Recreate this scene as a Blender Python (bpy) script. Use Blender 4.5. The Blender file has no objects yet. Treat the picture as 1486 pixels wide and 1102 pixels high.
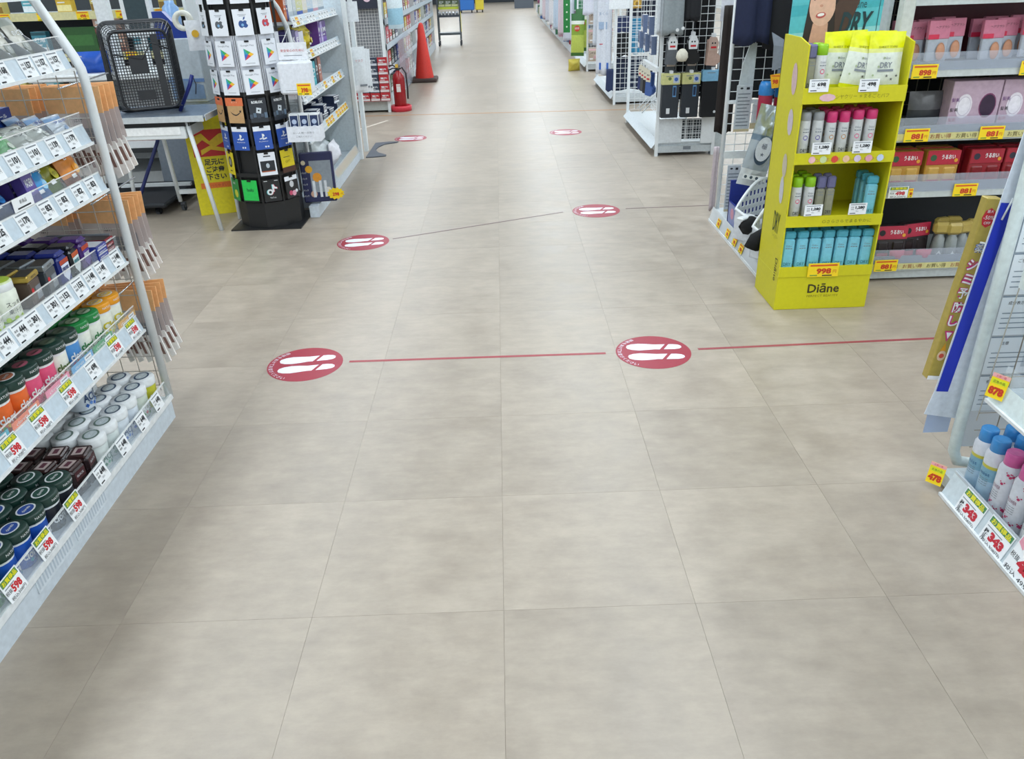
import bpy, math, random
from mathutils import Vector, Matrix
random.seed(7)
PI = math.pi
S = bpy.context.scene
COL = S.collection

# ---------------------------------------------------------------- camera, world, lights, exposure
def make_camera():
    p, yw, r = .484797, .0023766, -.034966
    cp, sp, cy, sy = math.cos(p), math.sin(p), math.cos(yw), math.sin(yw)
    fwd = Vector((sy*cp, cy*cp, -sp)); right = Vector((cy, -sy, 0)); up = right.cross(fwd)
    a = math.cos(r)*right + math.sin(r)*up
    b = -math.sin(r)*right + math.cos(r)*up
    cam = bpy.data.cameras.new('camera'); o = bpy.data.objects.new('camera', cam); COL.objects.link(o)
    cam.sensor_width = 36; cam.lens = 1136.1/1486*36; cam.clip_start = .05; cam.clip_end = 200
    m = Matrix((a, b, -fwd)).transposed().to_4x4(); m.translation = (0, 0, 1.35)
    o.matrix_world = m; S.camera = o
make_camera()
w = bpy.data.worlds.new('world'); S.world = w; w.use_nodes = True
w.node_tree.nodes['Background'].inputs[0].default_value = (.75, .87, 1, 1)
w.node_tree.nodes['Background'].inputs[1].default_value = .35
S.view_settings.view_transform = 'Standard'; S.view_settings.look = 'None'
S.view_settings.gamma = 1; S.view_settings.use_curve_mapping = False
S.view_settings.exposure = 0.0
S.cycles.max_bounces = 7; S.cycles.transparent_max_bounces = 12
CEIL = 3.0
LIGHT_ROWS = [-4.3, -1.7, .9, 3.5, 5.8]
LIGHT_W = 49
def make_lights():
    for x in LIGHT_ROWS:
        for k in range(-1, 9):
            y = -2.0 + k*4.4
            l = bpy.data.lights.new('ceiling_lamp', 'AREA'); l.shape = 'RECTANGLE'
            l.size = .24; l.size_y = 3.9; l.energy = LIGHT_W; l.color = (.83, .925, 1.0)
            o = bpy.data.objects.new('ceiling_lamp', l); COL.objects.link(o)
            o.location = (x, y, CEIL - .075)
make_lights()

# ---------------------------------------------------------------- materials
def lin(h):
    h = h.lstrip('#'); v = [int(h[i:i+2], 16)/255 for i in (0, 2, 4)]
    return tuple((c/12.92 if c <= .04045 else ((c+.055)/1.055)**2.4) for c in v)
MATS = {}
def C(h, rough=.45, metal=0., alpha=1., emit=0., vary=.10, scale=60., bump=0.):
    key = (h, rough, metal, alpha, emit, vary, scale, bump)
    if key in MATS: return MATS[key]
    m = bpy.data.materials.new('mat_%s_%d' % (h, len(MATS))); m.use_nodes = True
    nt = m.node_tree; b = nt.nodes['Principled BSDF']; c = lin(h)
    b.inputs['Roughness'].default_value = rough; b.inputs['Metallic'].default_value = metal
    b.inputs['Alpha'].default_value = alpha
    if vary > 0:
        tc = nt.nodes.new('ShaderNodeTexCoord'); n = nt.nodes.new('ShaderNodeTexNoise')
        n.inputs['Scale'].default_value = scale; n.inputs['Detail'].default_value = 3
        nt.links.new(tc.outputs['Object'], n.inputs['Vector'])
        r = nt.nodes.new('ShaderNodeMapRange'); r.inputs[1].default_value = .3; r.inputs[2].default_value = .7
        r.inputs[3].default_value = 1-vary; r.inputs[4].default_value = 1+vary*.5
        nt.links.new(n.outputs['Fac'], r.inputs[0])
        mx = nt.nodes.new('ShaderNodeVectorMath'); mx.operation = 'SCALE'; mx.inputs[0].default_value = c
        nt.links.new(r.outputs[0], mx.inputs['Scale']); nt.links.new(mx.outputs[0], b.inputs['Base Color'])
        if bump:
            bp = nt.nodes.new('ShaderNodeBump'); bp.inputs['Strength'].default_value = bump
            bp.inputs['Distance'].default_value = .002
            nt.links.new(n.outputs['Fac'], bp.inputs['Height']); nt.links.new(bp.outputs[0], b.inputs['Normal'])
    else: b.inputs['Base Color'].default_value = (*c, 1)
    if emit:
        b.inputs['Emission Color'].default_value = (*c, 1); b.inputs['Emission Strength'].default_value = emit
    MATS[key] = m
    return m
def A(h, alpha=.25, rough=.12): return C(h, rough=rough, alpha=alpha, vary=0)
WHITE = C('e4e8ea', .4); METAL = C('dfe4e6', .38, vary=.04); INK = C('20242a', .6, vary=0); PAPER = C('eef1f4', .55, vary=.03)
GREY = C('9aa2a8', .4); BLACK = C('16181b', .5); CLEAR = A('e8f0f6', .16); CHROME = C('c8ccd0', .2, metal=.9, vary=0)
YEL = C('f2e500', .5, vary=.05); RED = C('c9202b', .45); TAGY = C('f7d51a', .5, vary=.04); TAGR = C('c63a1c', .5, vary=0)
FADE = C('7d848c', .6, vary=0); BLUE = C('1d4fa8', .4)

# ---------------------------------------------------------------- text -> triangles
TXT = {}
def text_tris(s, bold=0.):
    key = (s, bold)
    if key in TXT: return TXT[key]
    cu = bpy.data.curves.new('t', 'FONT'); cu.body = s; cu.size = 1; cu.align_x = 'CENTER'
    cu.resolution_u = 2 if len(s) < 14 else 1; cu.offset = bold; cu.fill_mode = 'FRONT'
    o = bpy.data.objects.new('t', cu)
    me = o.to_mesh()
    v = [(p.co.x, p.co.y) for p in me.vertices]; f = [tuple(q.vertices) for q in me.polygons]
    o.to_mesh_clear(); bpy.data.objects.remove(o); bpy.data.curves.remove(cu)
    if v:
        x0 = min(a for a, _ in v); x1 = max(a for a, _ in v); y0 = min(b for _, b in v); y1 = max(b for _, b in v)
    else: x0 = x1 = y0 = y1 = 0
    cx, cy = (x0+x1)/2, (y0+y1)/2
    v = [(a-cx, b-cy) for a, b in v]
    TXT[key] = (v, f, max(x1-x0, 1e-6), max(y1-y0, 1e-6))
    return TXT[key]

# ---------------------------------------------------------------- mesh builder
class MB:
    def __init__(s): s.v = []; s.f = []; s.m = []; s.mats = []; s.sm = []; s.X = Matrix.Identity(4)
    def mi(s, m):
        if m not in s.mats: s.mats.append(m)
        return s.mats.index(m)
    def add(s, vs, fs, m, smooth=False):
        n = len(s.v); X = s.X
        s.v += [tuple(X @ Vector(p)) for p in vs]; k = s.mi(m)
        for f in fs: s.f.append(tuple(n+i for i in f)); s.m.append(k); s.sm.append(smooth)
        return s
    def at(s, x=0, y=0, z=0, rx=0, ry=0, rz=0):
        s.X = Matrix.Translation((x, y, z)) @ Matrix.Rotation(rz, 4, 'Z') @ Matrix.Rotation(ry, 4, 'Y') @ Matrix.Rotation(rx, 4, 'X')
        return s
    def box(s, x0, x1, y0, y1, z0, z1, m, b=0.):
        if b <= 0:
            return s.add([(x0,y0,z0),(x1,y0,z0),(x1,y1,z0),(x0,y1,z0),(x0,y0,z1),(x1,y0,z1),(x1,y1,z1),(x0,y1,z1)],
                  [(0,3,2,1),(4,5,6,7),(0,1,5,4),(1,2,6,5),(2,3,7,6),(3,0,4,7)], m)
        vs = []; ix = {}
        for a, (X_, sx) in enumerate(((x0, 1), (x1, -1))):
            for c, (Y_, sy) in enumerate(((y0, 1), (y1, -1))):
                for d, (Z_, sz) in enumerate(((z0, 1), (z1, -1))):
                    for ax in range(3):
                        ix[a, c, d, ax] = len(vs)
                        vs.append((X_ + (0 if ax == 0 else sx*b), Y_ + (0 if ax == 1 else sy*b), Z_ + (0 if ax == 2 else sz*b)))
        fs = []
        for ax in range(3):
            for side in (0, 1):
                q = []
                for (u, v) in ((0,0),(1,0),(1,1),(0,1)):
                    k = [u, v]; k.insert(ax, side); q.append(ix[k[0], k[1], k[2], ax])
                if (side == 0) == (ax != 1): q.reverse()
                fs.append(tuple(q))
        for ax in range(3):
            o1, o2 = [t for t in range(3) if t != ax]
            for p in (0, 1):
                for q_ in (0, 1):
                    def key(end, pl):
                        k = [0, 0, 0]; k[ax] = end; k[o1] = p; k[o2] = q_; return ix[k[0], k[1], k[2], pl]
                    fs.append((key(0, o1), key(1, o1), key(1, o2), key(0, o2)))
        for a in (0, 1):
            for c in (0, 1):
                for d in (0, 1): fs.append((ix[a,c,d,0], ix[a,c,d,1], ix[a,c,d,2]))
        return s.add(vs, fs, m)
    def quad(s, a, b, c, d, m): return s.add([a, b, c, d], [(0, 1, 2, 3)], m)
    def plate(s, pts, t, m):       # polygon in x/z, thickness t along y (front at y=0)
        n = len(pts)
        vs = [(x, 0, z) for x, z in pts] + [(x, t, z) for x, z in pts]
        fs = [tuple(range(n)), tuple(reversed(range(n, 2*n)))] + [(i, i+n, (i+1) % n+n, (i+1) % n) for i in range(n)]
        return s.add(vs, fs, m)
    def prism(s, pts, z0, z1, m):  # polygon in x/y
        n = len(pts)
        vs = [(x, y, z0) for x, y in pts] + [(x, y, z1) for x, y in pts]
        fs = [tuple(reversed(range(n))), tuple(range(n, 2*n))] + [(i, (i+1) % n, (i+1) % n+n, i+n) for i in range(n)]
        return s.add(vs, fs, m)
    def lathe(s, prof, m, n=16, sx=1., sy=1., smooth=True):   # prof [(r,z)], m one material or one per segment
        vs = []
        for r, z in prof:
            for i in range(n):
                a = 2*PI*i/n; vs.append((r*sx*math.cos(a), r*sy*math.sin(a), z))
        base = len(s.v); s.v += [tuple(s.X @ Vector(p)) for p in vs]
        for k in range(len(prof)-1):
            mm = s.mi(m[k] if isinstance(m, list) else m)
            for i in range(n):
                j = (i+1) % n
                if prof[k+1][0] < 1e-6 and prof[k][0] < 1e-6: continue
                s.f.append((base+k*n+i, base+k*n+j, base+(k+1)*n+j, base+(k+1)*n+i)); s.m.append(mm); s.sm.append(smooth)
        return s
    def cyl(s, r, z0, z1, m, n=14, x=0, y=0):
        X = s.X; s.X = X @ Matrix.Translation((x, y, 0))
        s.lathe([(0, z0), (r, z0), (r, z0), (r, z1), (r, z1), (0, z1)], m, n); s.X = X
        return s
    def tube(s, pts, r, m, n=6):
        P = [Vector(p) for p in pts]; vs = []; up = None
        for i, p in enumerate(P):
            d = (P[min(i+1, len(P)-1)] - P[max(i-1, 0)]).normalized()
            if up is None:
                up = Vector((0, 0, 1)) if abs(d.z) < .9 else Vector((1, 0, 0))
            e = d.cross(up).normalized(); up = e.cross(d).normalized()
            for k in range(n):
                a = 2*PI*k/n; vs.append(p + (e*math.cos(a) + up*math.sin(a))*r)
        fs = [(i*n+k, i*n+(k+1) % n, (i+1)*n+(k+1) % n, (i+1)*n+k) for i in range(len(P)-1) for k in range(n)]
        fs += [tuple(reversed(range(n))), tuple((len(P)-1)*n+k for k in range(n))]
        return s.add(vs, fs, m, smooth=n > 4)
    def text(s, t, x, z, h, m, y=-.0006, w=None, bold=0., bend=0., rot=0., flat=False, shear=0.):
        # front-facing (-y) text centred on x,z; h height, w optional width; bend radius wraps it round a cylinder
        v, f, tw, th = text_tris(t, bold)
        k = h/th; kx = k if w is None else w/tw
        ca, sa = math.cos(rot), math.sin(rot); out = []
        for a, b in v:
            a, b = a*kx + b*k*shear, b*k; a, b = a*ca - b*sa, a*sa + b*ca; a += x; b += z
            if flat: out.append((a, b, -y))
            elif bend: out.append((bend*math.sin(a/bend), -bend*math.cos(a/bend)+y, b))
            else: out.append((a, y, b))
        return s.add(out, f, m)
    def disc(s, x, z, r, m, y=-.0005, n=14, sx=1., sz=1., rot=0.):
        ca, sa = math.cos(rot), math.sin(rot); P = []
        for i in range(n):
            a = 2*PI*i/n; u, v = r*sx*math.cos(a), r*sz*math.sin(a)
            P.append((x + u*ca - v*sa, y, z + u*sa + v*ca))
        return s.add(P, [tuple(range(n))], m)
    def rect(s, x0, x1, z0, z1, m, y=-.0005): return s.quad((x0, y, z0), (x1, y, z0), (x1, y, z1), (x0, y, z1), m)
    def poly(s, pts, m, y=-.0006): return s.add([(x, y, z) for x, z in pts], [tuple(range(len(pts)))], m)
    def pillow(s, w, h, t, bands, nx=8, nz=10, z0=0., crimp=.08, skew=0., rough_=.0, seed=1):
        # soft pouch standing on z0, front to -y; bands [(v_end, mat)]
        rnd = random.Random(seed); n0 = len(s.v); X = s.X; vs = []
        for side in (-1, 1):
            for j in range(nz+1):
                v = j/nz
                e = max(0., min(1., min(v, 1-v)/crimp*.5)) if crimp else 1
                prof = math.sin(min(1, max(0, (v-.02)/.96))*PI)**.55 if 0 < v < 1 else 0
                for i in range(nx+1):
                    u = i/nx*2-1
                    d = t/2*prof*max(0, 1-abs(u)**2.6)*(.35+.65*e) + .0006
                    d *= 1 + rough_*(rnd.random()-.5)
                    vs.append((u*w/2*(1-.05*math.sin(v*PI)) + skew*v, side*d, z0+v*h))
        s.v += [tuple(X @ Vector(p)) for p in vs]; row = nx+1; lay = row*(nz+1)
        for sd in (0, 1):
            for j in range(nz):
                vc = (j+.5)/nz; mm = bands[-1][1]
                for ve, mt in bands:
                    if vc <= ve: mm = mt; break
                k = s.mi(mm)
                for i in range(nx):
                    a = n0+sd*lay+j*row+i; q = (a, a+1, a+1+row, a+row)
                    s.f.append(q if sd == 0 else q[::-1]); s.m.append(k); s.sm.append(True)
        return s
    def mesh(s, name):
        me = bpy.data.meshes.new(name); me.from_pydata(s.v, [], s.f)
        for m in s.mats: me.materials.append(m)
        me.polygons.foreach_set('material_index', s.m); me.polygons.foreach_set('use_smooth', s.sm)
        me.update(); return me
    def build(s, name, parent=None, loc=(0, 0, 0), rz=0., label=None):
        return put(name, s.mesh(name), parent, loc, rz, label)

def put(name, me, parent=None, loc=(0, 0, 0), rz=0., label=None, rx=0., ry=0.):
    o = bpy.data.objects.new(name, me); COL.objects.link(o); o.location = loc; o.rotation_euler = (rx, ry, rz)
    if parent: o.parent = parent
    if label: o['label'] = label
    return o
def tag(o, label, cat, group=None, kind=None):
    o['label'] = label; o['category'] = cat
    if group: o['group'] = group
    if kind: o['kind'] = kind
    return o
def thing(name, label, cat, loc=(0, 0, 0), rz=0., group=None, rx=0., ry=0.):
    o = bpy.data.objects.new(name, None); COL.objects.link(o); o.empty_display_size = .05
    o.location = loc; o.rotation_euler = (rx, ry, rz); return tag(o, label, cat, group)
def structure(o): o['kind'] = 'structure'; return o
PROTO = {}
def spawn(key, maker, name, label, cat, loc, rz=0., group=None, rx=0., ry=0.):
    """one countable thing: shares mesh data with its look-alikes, every part an object of its own"""
    if key not in PROTO: PROTO[key] = [(n, b.mesh(n), lb) for n, b, lb in maker()]
    P = PROTO[key]
    if len(P) == 1:
        return tag(put(name, P[0][1], None, loc, rz, None, rx, ry), label, cat, group)
    t = thing(name, label, cat, loc, rz, group, rx, ry)
    for n, me, lb in P: put(n, me, t, label=lb)
    return t
ORD = ['first', 'second', 'third', 'fourth', 'fifth', 'sixth', 'seventh', 'eighth', 'ninth', 'tenth', 'eleventh', 'twelfth', 'thirteenth', 'fourteenth', 'fifteenth', 'sixteenth', 'seventeenth', 'eighteenth', 'nineteenth', 'twentieth', 'twenty-first', 'twenty-second', 'twenty-third', 'twenty-fourth']
ROWN = ['front row', 'second row', 'third row', 'fourth row', 'fifth row']

# ---------------------------------------------------------------- room shell
T = .45514; TX0, TY0 = -.0354, 1.38876
def floor_mat(name, roughness):
    m = bpy.data.materials.new(name); m.use_nodes = True; nt = m.node_tree; L = nt.links.new
    b = nt.nodes['Principled BSDF']; g = nt.nodes.new('ShaderNodeNewGeometry')
    def vm(op, a, bb=None):
        n = nt.nodes.new('ShaderNodeVectorMath'); n.operation = op
        if isinstance(a, tuple): n.inputs[0].default_value = a
        else: L(a, n.inputs[0])
        if bb is not None:
            if isinstance(bb, tuple): n.inputs[1].default_value = bb
            else: L(bb, n.inputs[1])
        return n.outputs[0]
    pos = vm('ADD', g.outputs['Position'], (-TX0+20*T, -TY0+20*T, .5))
    cell = vm('FLOOR', vm('DIVIDE', pos, (T, T, 10)))
    wn = nt.nodes.new('ShaderNodeTexWhiteNoise'); L(cell, wn.inputs['Vector'])
    off = vm('ADD', vm('MULTIPLY', wn.outputs['Color'], (7, 7, 7)), pos)
    n1 = nt.nodes.new('ShaderNodeTexNoise'); n1.inputs['Scale'].default_value = 7.; n1.inputs['Detail'].default_value = 9; n1.inputs['Roughness'].default_value = .62
    L(off, n1.inputs['Vector'])
    n2 = nt.nodes.new('ShaderNodeTexNoise'); n2.inputs['Scale'].default_value = 17; n2.inputs['Detail'].default_value = 8; n2.inputs['Roughness'].default_value = .7
    st = vm('MULTIPLY', off, (.55, 1.5, 1)); L(st, n2.inputs['Vector'])
    cr = nt.nodes.new('ShaderNodeValToRGB'); L(n1.outputs['Fac'], cr.inputs[0])
    e = cr.color_ramp.elements; e[0].position = .30; e[0].color = (*lin('9c9082'), 1); e[1].position = .72; e[1].color = (*lin('afa394'), 1)
    mr = nt.nodes.new('ShaderNodeMapRange'); mr.inputs[1].default_value = .35; mr.inputs[2].default_value = .65; mr.inputs[3].default_value = .90; mr.inputs[4].default_value = 1.05
    L(n2.outputs['Fac'], mr.inputs[0])
    m2 = nt.nodes.new('ShaderNodeMapRange'); m2.inputs[3].default_value = .935; m2.inputs[4].default_value = 1.04; L(wn.outputs['Value'], m2.inputs[0])
    mm = nt.nodes.new('ShaderNodeMath'); mm.operation = 'MULTIPLY'; L(mr.outputs[0], mm.inputs[0]); L(m2.outputs[0], mm.inputs[1])
    sc = nt.nodes.new('ShaderNodeVectorMath'); sc.operation = 'SCALE'; L(cr.outputs[0], sc.inputs[0]); L(mm.outputs[0], sc.inputs['Scale'])
    L(sc.outputs[0], b.inputs['Base Color'])
    b.inputs['Roughness'].default_value = roughness; b.inputs['Specular IOR Level'].default_value = .75
    r2 = nt.nodes.new('ShaderNodeMapRange'); r2.inputs[1].default_value = .3; r2.inputs[2].default_value = .7
    r2.inputs[3].default_value = roughness-.05; r2.inputs[4].default_value = roughness+.07
    L(n1.outputs['Fac'], r2.inputs[0]); L(r2.outputs[0], b.inputs['Roughness'])
    bp = nt.nodes.new('ShaderNodeBump'); bp.inputs['Strength'].default_value = .05; bp.inputs['Distance'].default_value = .002
    L(n2.outputs['Fac'], bp.inputs['Height']); L(bp.outputs[0], b.inputs['Normal'])
    return m
FM = floor_mat('vinyl_floor', .40)
ROWS, C0, C1 = 20, -7, 6           # tiles laid singly: columns C0..C1, rows -2..ROWS
y_far = TY0 + ROWS*T; xl, xr = TX0 + C0*T, TX0 + C1*T; y_near = TY0 - 3*T
fb = MB(); SEAM = C('8d8374', .7, vary=0)
fb.box(xl, xr, y_near, y_far, -.05, -.0015, SEAM)
fb.box(-7, 7, y_far, 38.2, -.05, 0, FM); fb.box(-7, xl, -8.5, y_far, -.05, 0, FM); fb.box(xr, 7, -8.5, y_far, -.05, 0, FM)
fb.box(xl, xr, -8.5, y_near, -.05, 0, FM)
floor = structure(fb.build('floor'))
g_ = .0003
tb = MB(); tb.box(g_, T-g_, g_, T-g_, -.0015, 0, FM); tme = tb.mesh('tile')
for j in range(-3, ROWS):
    for i in range(C0, C1):
        put('tile', tme, floor, (TX0+i*T, TY0+j*T, 0))
wm = C('cfd3d4', .7); cm = C('dfe2e2', .8)
structure(MB().box(-7.1, -7, -8.5, 38.3, 0, CEIL, wm).build('wall_left'))
structure(MB().box(7, 7.1, -8.5, 38.3, 0, CEIL, wm).build('wall_right'))
structure(MB().box(-7, 7, -8.6, -8.5, 0, CEIL, wm).build('wall_near'))
wf = MB().box(-7, 7, 38.2, 38.3, 0, CEIL, C('c4c9cb', .6)); structure(wf.build('wall_far'))
structure(MB().box(-7, 7, 38.14, 38.2, 0, .3, C('2b333b', .5)).build('baseboard_far'))
structure(MB().box(-7.1, 7.1, -8.6, 38.3, CEIL, CEIL+.1, cm).build('ceiling'))
FIX = None
DIFF = C('f4fbff', .4, emit=2.0, vary=0); DIFF.cycles.emission_sampling = 'NONE'
for x in LIGHT_ROWS:
    for k in range(-1, 9):
        y = -2.0 + k*4.4
        if FIX is None:
            a = MB().box(-.15, .15, -2.0, 2.0, -.06, 0, METAL); b = MB().box(-.12, .12, -1.97, 1.97, -.066, -.06, DIFF)
            FIX = [('housing', a.mesh('housing')), ('diffuser', b.mesh('diffuser'))]
        t = thing('ceiling_light', 'long white fluorescent ceiling light in a lengthwise row', 'ceiling light', (x, y, CEIL), 0, 'fluorescent ceiling lights')
        for n, me in FIX: put(n, me, t)

# ---------------------------------------------------------------- floor stickers and tape
def sticker(x, y, rot, label, flip):
    t = thing('floor_sticker', label, 'sticker', (x, y, 0), rot)
    R = .146; n = 48
    b = MB(); b.prism([(R*math.cos(2*PI*i/n), R*math.sin(2*PI*i/n)) for i in range(n)], .0001, .0008, C('9c2439', .45, vary=.05)); b.build('disc', t)
    W_ = C('e6ecf8', .4, vary=.02)
    def foot(cy, s):
        fore = [(-.102, 0), (-.098, .016), (-.08, .027), (-.052, .032), (-.02, .029), (.01, .023), (.040, .024), (.040, -.022), (.01, -.021), (-.02, -.025), (-.052, -.029), (-.08, -.024), (-.098, -.013)]
        heel = [(.055, .024), (.085, .024), (.105, .019), (.115, .008), (.115, -.006), (.105, -.016), (.085, -.021), (.055, -.021)]
        for nm, P in (('sole_print', fore), ('heel_print', heel)):
            P = [(px + (.013*s*py/.024 if abs(px-.040) < .001 or abs(px-.055) < .001 else 0), cy + s*py) for px, py in P]
            if s < 0: P = P[::-1]
            MB().prism(P, .0008, .0012, W_).build(nm, t)
    if flip: foot(.042, 1); foot(-.042, -1)
    else: foot(.042, -1); foot(-.042, 1)
    l = MB()
    s = '間隔をあけてお並びください'
    for i, ch in enumerate(s):
        a = PI + (-.95 + 1.9*i/(len(s)-1))*(1 if flip else 1)
        l.at(.131*math.cos(a), .131*math.sin(a), 0, 0, 0, a+PI/2)
        l.text(ch, 0, 0, .016, W_, y=-.0011, flat=True)
    l.build('lettering', t)
sticker(-.80, 2.755, .13, 'red round footprint sticker at the left end of the nearest red tape line', False)
sticker(.563, 2.752, -.05, 'red round footprint sticker in the middle of the nearest red tape line', True)
sticker(-.803, 4.292, .12, 'red round footprint sticker near the foot of the black card tower', False)
sticker(.568, 4.763, .02, 'red round footprint sticker between the two thin slanting tape lines', False)
sticker(-.827, 7.338, 0, 'farthest footprint sticker on the left, before the fire extinguisher', False)
sticker(.587, 7.372, 0, 'farthest footprint sticker on the right, towards the sock rack', True)
def tape(p, q, w, h, label):
    (x0, y0), (x1, y1) = p, q; d = math.hypot(x1-x0, y1-y0)
    b = MB().box(0, d, -w/2, w/2, .0001, .0006, C(h, .5)); o = b.build('floor_tape', None, (x0, y0, 0), math.atan2(y1-y0, x1-x0)); tag(o, label, 'tape')
tape((-.629, 2.763), (.377, 2.755), .016, 'a04048', 'thin red tape line joining the two nearest footprint stickers')
tape((.741, 2.762), (1.78, 2.785), .016, '98434a', 'thin red tape line from the nearest middle sticker towards the right shelf')
tape((-.641, 4.334), (.363, 4.759), .012, '6f5a5c', 'thin dark tape line slanting between the second pair of stickers')
tape((.755, 4.786), (1.293, 4.794), .012, '6f5a5c', 'short dark tape line from the second right sticker to the brush rack')
tape((-2.4, 8.74), (1.9, 8.47), .05, 'b08a66', 'faded orange band crossing the whole aisle before the extinguisher')
tape((-1.45, 7.75), (-1.16, 8.35), .03, 'dcd3c6', 'short pale tape strip on the floor left of the far stickers')
# ================================================================ price tags (prototypes)
def tag_white(price, wide=.060, h=.054):
    b = MB(); b.box(-wide/2, wide/2, 0, .0012, 0, h, PAPER)
    b.text('本体', -wide*.30, h*.66, h*.13, INK); b.text('価格', -wide*.30, h*.48, h*.13, INK)
    b.text(price, wide*.12, h*.60, h*.30, INK, bold=.05, w=wide*(.44 if len(price) < 4 else .52))
    b.text('税込', -wide*.02, h*.30, h*.12, FADE); b.text('円', wide*.30, h*.40, h*.15, INK)
    b.rect(-wide*.42, -wide*.10, h*.08, h*.15, INK); b.rect(-wide*.42, wide*.40, h*.86, h*.92, FADE)
    return b
def tag_sale(price, wide=.085, h=.062):
    b = MB(); b.box(-wide/2, wide/2, 0, .0012, 0, h, PAPER)
    b.rect(-wide*.45, wide*.45, h*.70, h*.96, C('5f8a4c', .5, vary=0), y=-.0004)
    b.text('お買得品', 0, h*.83, h*.20, YEL, w=wide*.78, bold=.02, y=-.001)
    b.rect(-wide*.42, wide*.1, h*.58, h*.62, FADE)
    b.text('税抜', -wide*.32, h*.42, h*.18, INK); b.text(price, wide*.10, h*.40, h*.34, RED, w=wide*.5, bold=.05)
    b.text('税込308円', 0, h*.11, h*.16, INK, w=wide*.8)
    return b
def tag_yel(price, wide=.085, h=.05):
    b = MB(); b.box(-wide/2, wide/2, 0, .0012, 0, h, TAGY)
    b.rect(-wide*.44, wide*.44, h*.78, h*.90, C('d5591f', .5, vary=0))
    b.text(price, wide*.02, h*.42, h*.42, TAGR, bold=.05, w=wide*.48); b.text('円', wide*.37, h*.38, h*.24, TAGR)
    b.rect(-wide*.42, -wide*.18, h*.08, h*.16, C('6f9a3a', .5, vary=0)); b.rect(-wide*.02, wide*.3, h*.06, h*.14, INK)
    return b
def tag_tilt(price):
    b = MB(); w_, h = .042, .062; b.box(-w_/2, w_/2, 0, .0012, 0, h, TAGY)
    b.rect(-w_/2, w_/2, h*.84, h, C('e8a8a8', .5, vary=0)); b.text('お買い得', 0, h*.91, h*.09, RED, y=-.001)
    b.rect(-w_*.45, w_*.45, h*.58, h*.78, C('d9e023', .5, vary=0)); b.text('広告の品', 0, h*.68, h*.11, INK, y=-.001)
    b.text(price, 0, h*.30, h*.34, TAGR, w=w_*.85, bold=.07)
    return b
TAGM = {}
def tagm(kind, price, **k):
    q = (kind, price, tuple(k.items()))
    if q not in TAGM: TAGM[q] = {'w': tag_white, 's': tag_sale, 'y': tag_yel, 't': tag_tilt}[kind](price, **k).mesh('price_tag')
    return TAGM[q]

# ================================================================ small goods (front faces -y, stands on z=0)
LIDG = C('16362f', .35); LIDGR = C('12803c', .35); LIDY = C('e59a17', .35)
def gum(lid, emb, body, acc, txt, tcol=WHITE, txt2=None, kk=1.):
    def mk():
        b = MB(); Rr = .034
        b.lathe([(0, 0), (.031, 0), (.033, .004), (.0345, .060), (.0345, .066)], [body, body, body, WHITE if lid is not WHITE else body], 18)
        b.text(txt, 0, .030, .019, tcol, bend=.0350, w=.060, bold=.03)
        if acc:
            for k in range(5): b.text('◆', -.024+.012*k, .012 + .004*(k % 2), .011, acc[k % len(acc)], bend=.0349)
        if txt2: b.text(txt2, 0, .050, .006, tcol, bend=.0349)
        c = MB(); c.lathe([(.0345, .064), (.0368, .066), (.0372, .071), (.0372, .084), (.035, .088), (.0, .0885)], [WHITE, lid, lid, lid, lid], 20)
        c.disc(0, 0, .025 if lid is not WHITE else .027, emb[1] if lid is not WHITE else emb[0], y=0, n=18)
        # oval emblem lying on the lid
        n = len(c.v)-18; c.v[n:] = [(x, z*.82, .0892) for x, y, z in c.v[n:]]
        c.disc(0, 0, .021, emb[0] if lid is not WHITE else C('b9c4c8', .35), y=0, n=18); n = len(c.v)-18; c.v[n:] = [(x, z*.80, .0895) for x, y, z in c.v[n:]]
        X = c.X; c.X = Matrix.Translation((0, 0, .0))
        v, f, tw, th = text_tris(txt, .02); k = .026/tw
        c.add([(x*k, y*k*1.3, .0898) for x, y in v], f, emb[1]); c.X = X
        if lid is not WHITE: c.text('NATURAL', 0, .0775, .0055, WHITE, bend=.0374, w=.04)
        for q in (b, c): q.v = [(x*1.03*kk, y*1.03*kk, z*1.20*kk) for x, y, z in q.v]
        return [('bottle', b, None), ('lid', c, None)]
    return mk
OR_, PK, CY, GRN = C('e86a2a', .4), C('e2557f', .4), C('1d9fc0', .4), C('3f9d3a', .4)
CREAM = C('e9ede2', .4)
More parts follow.
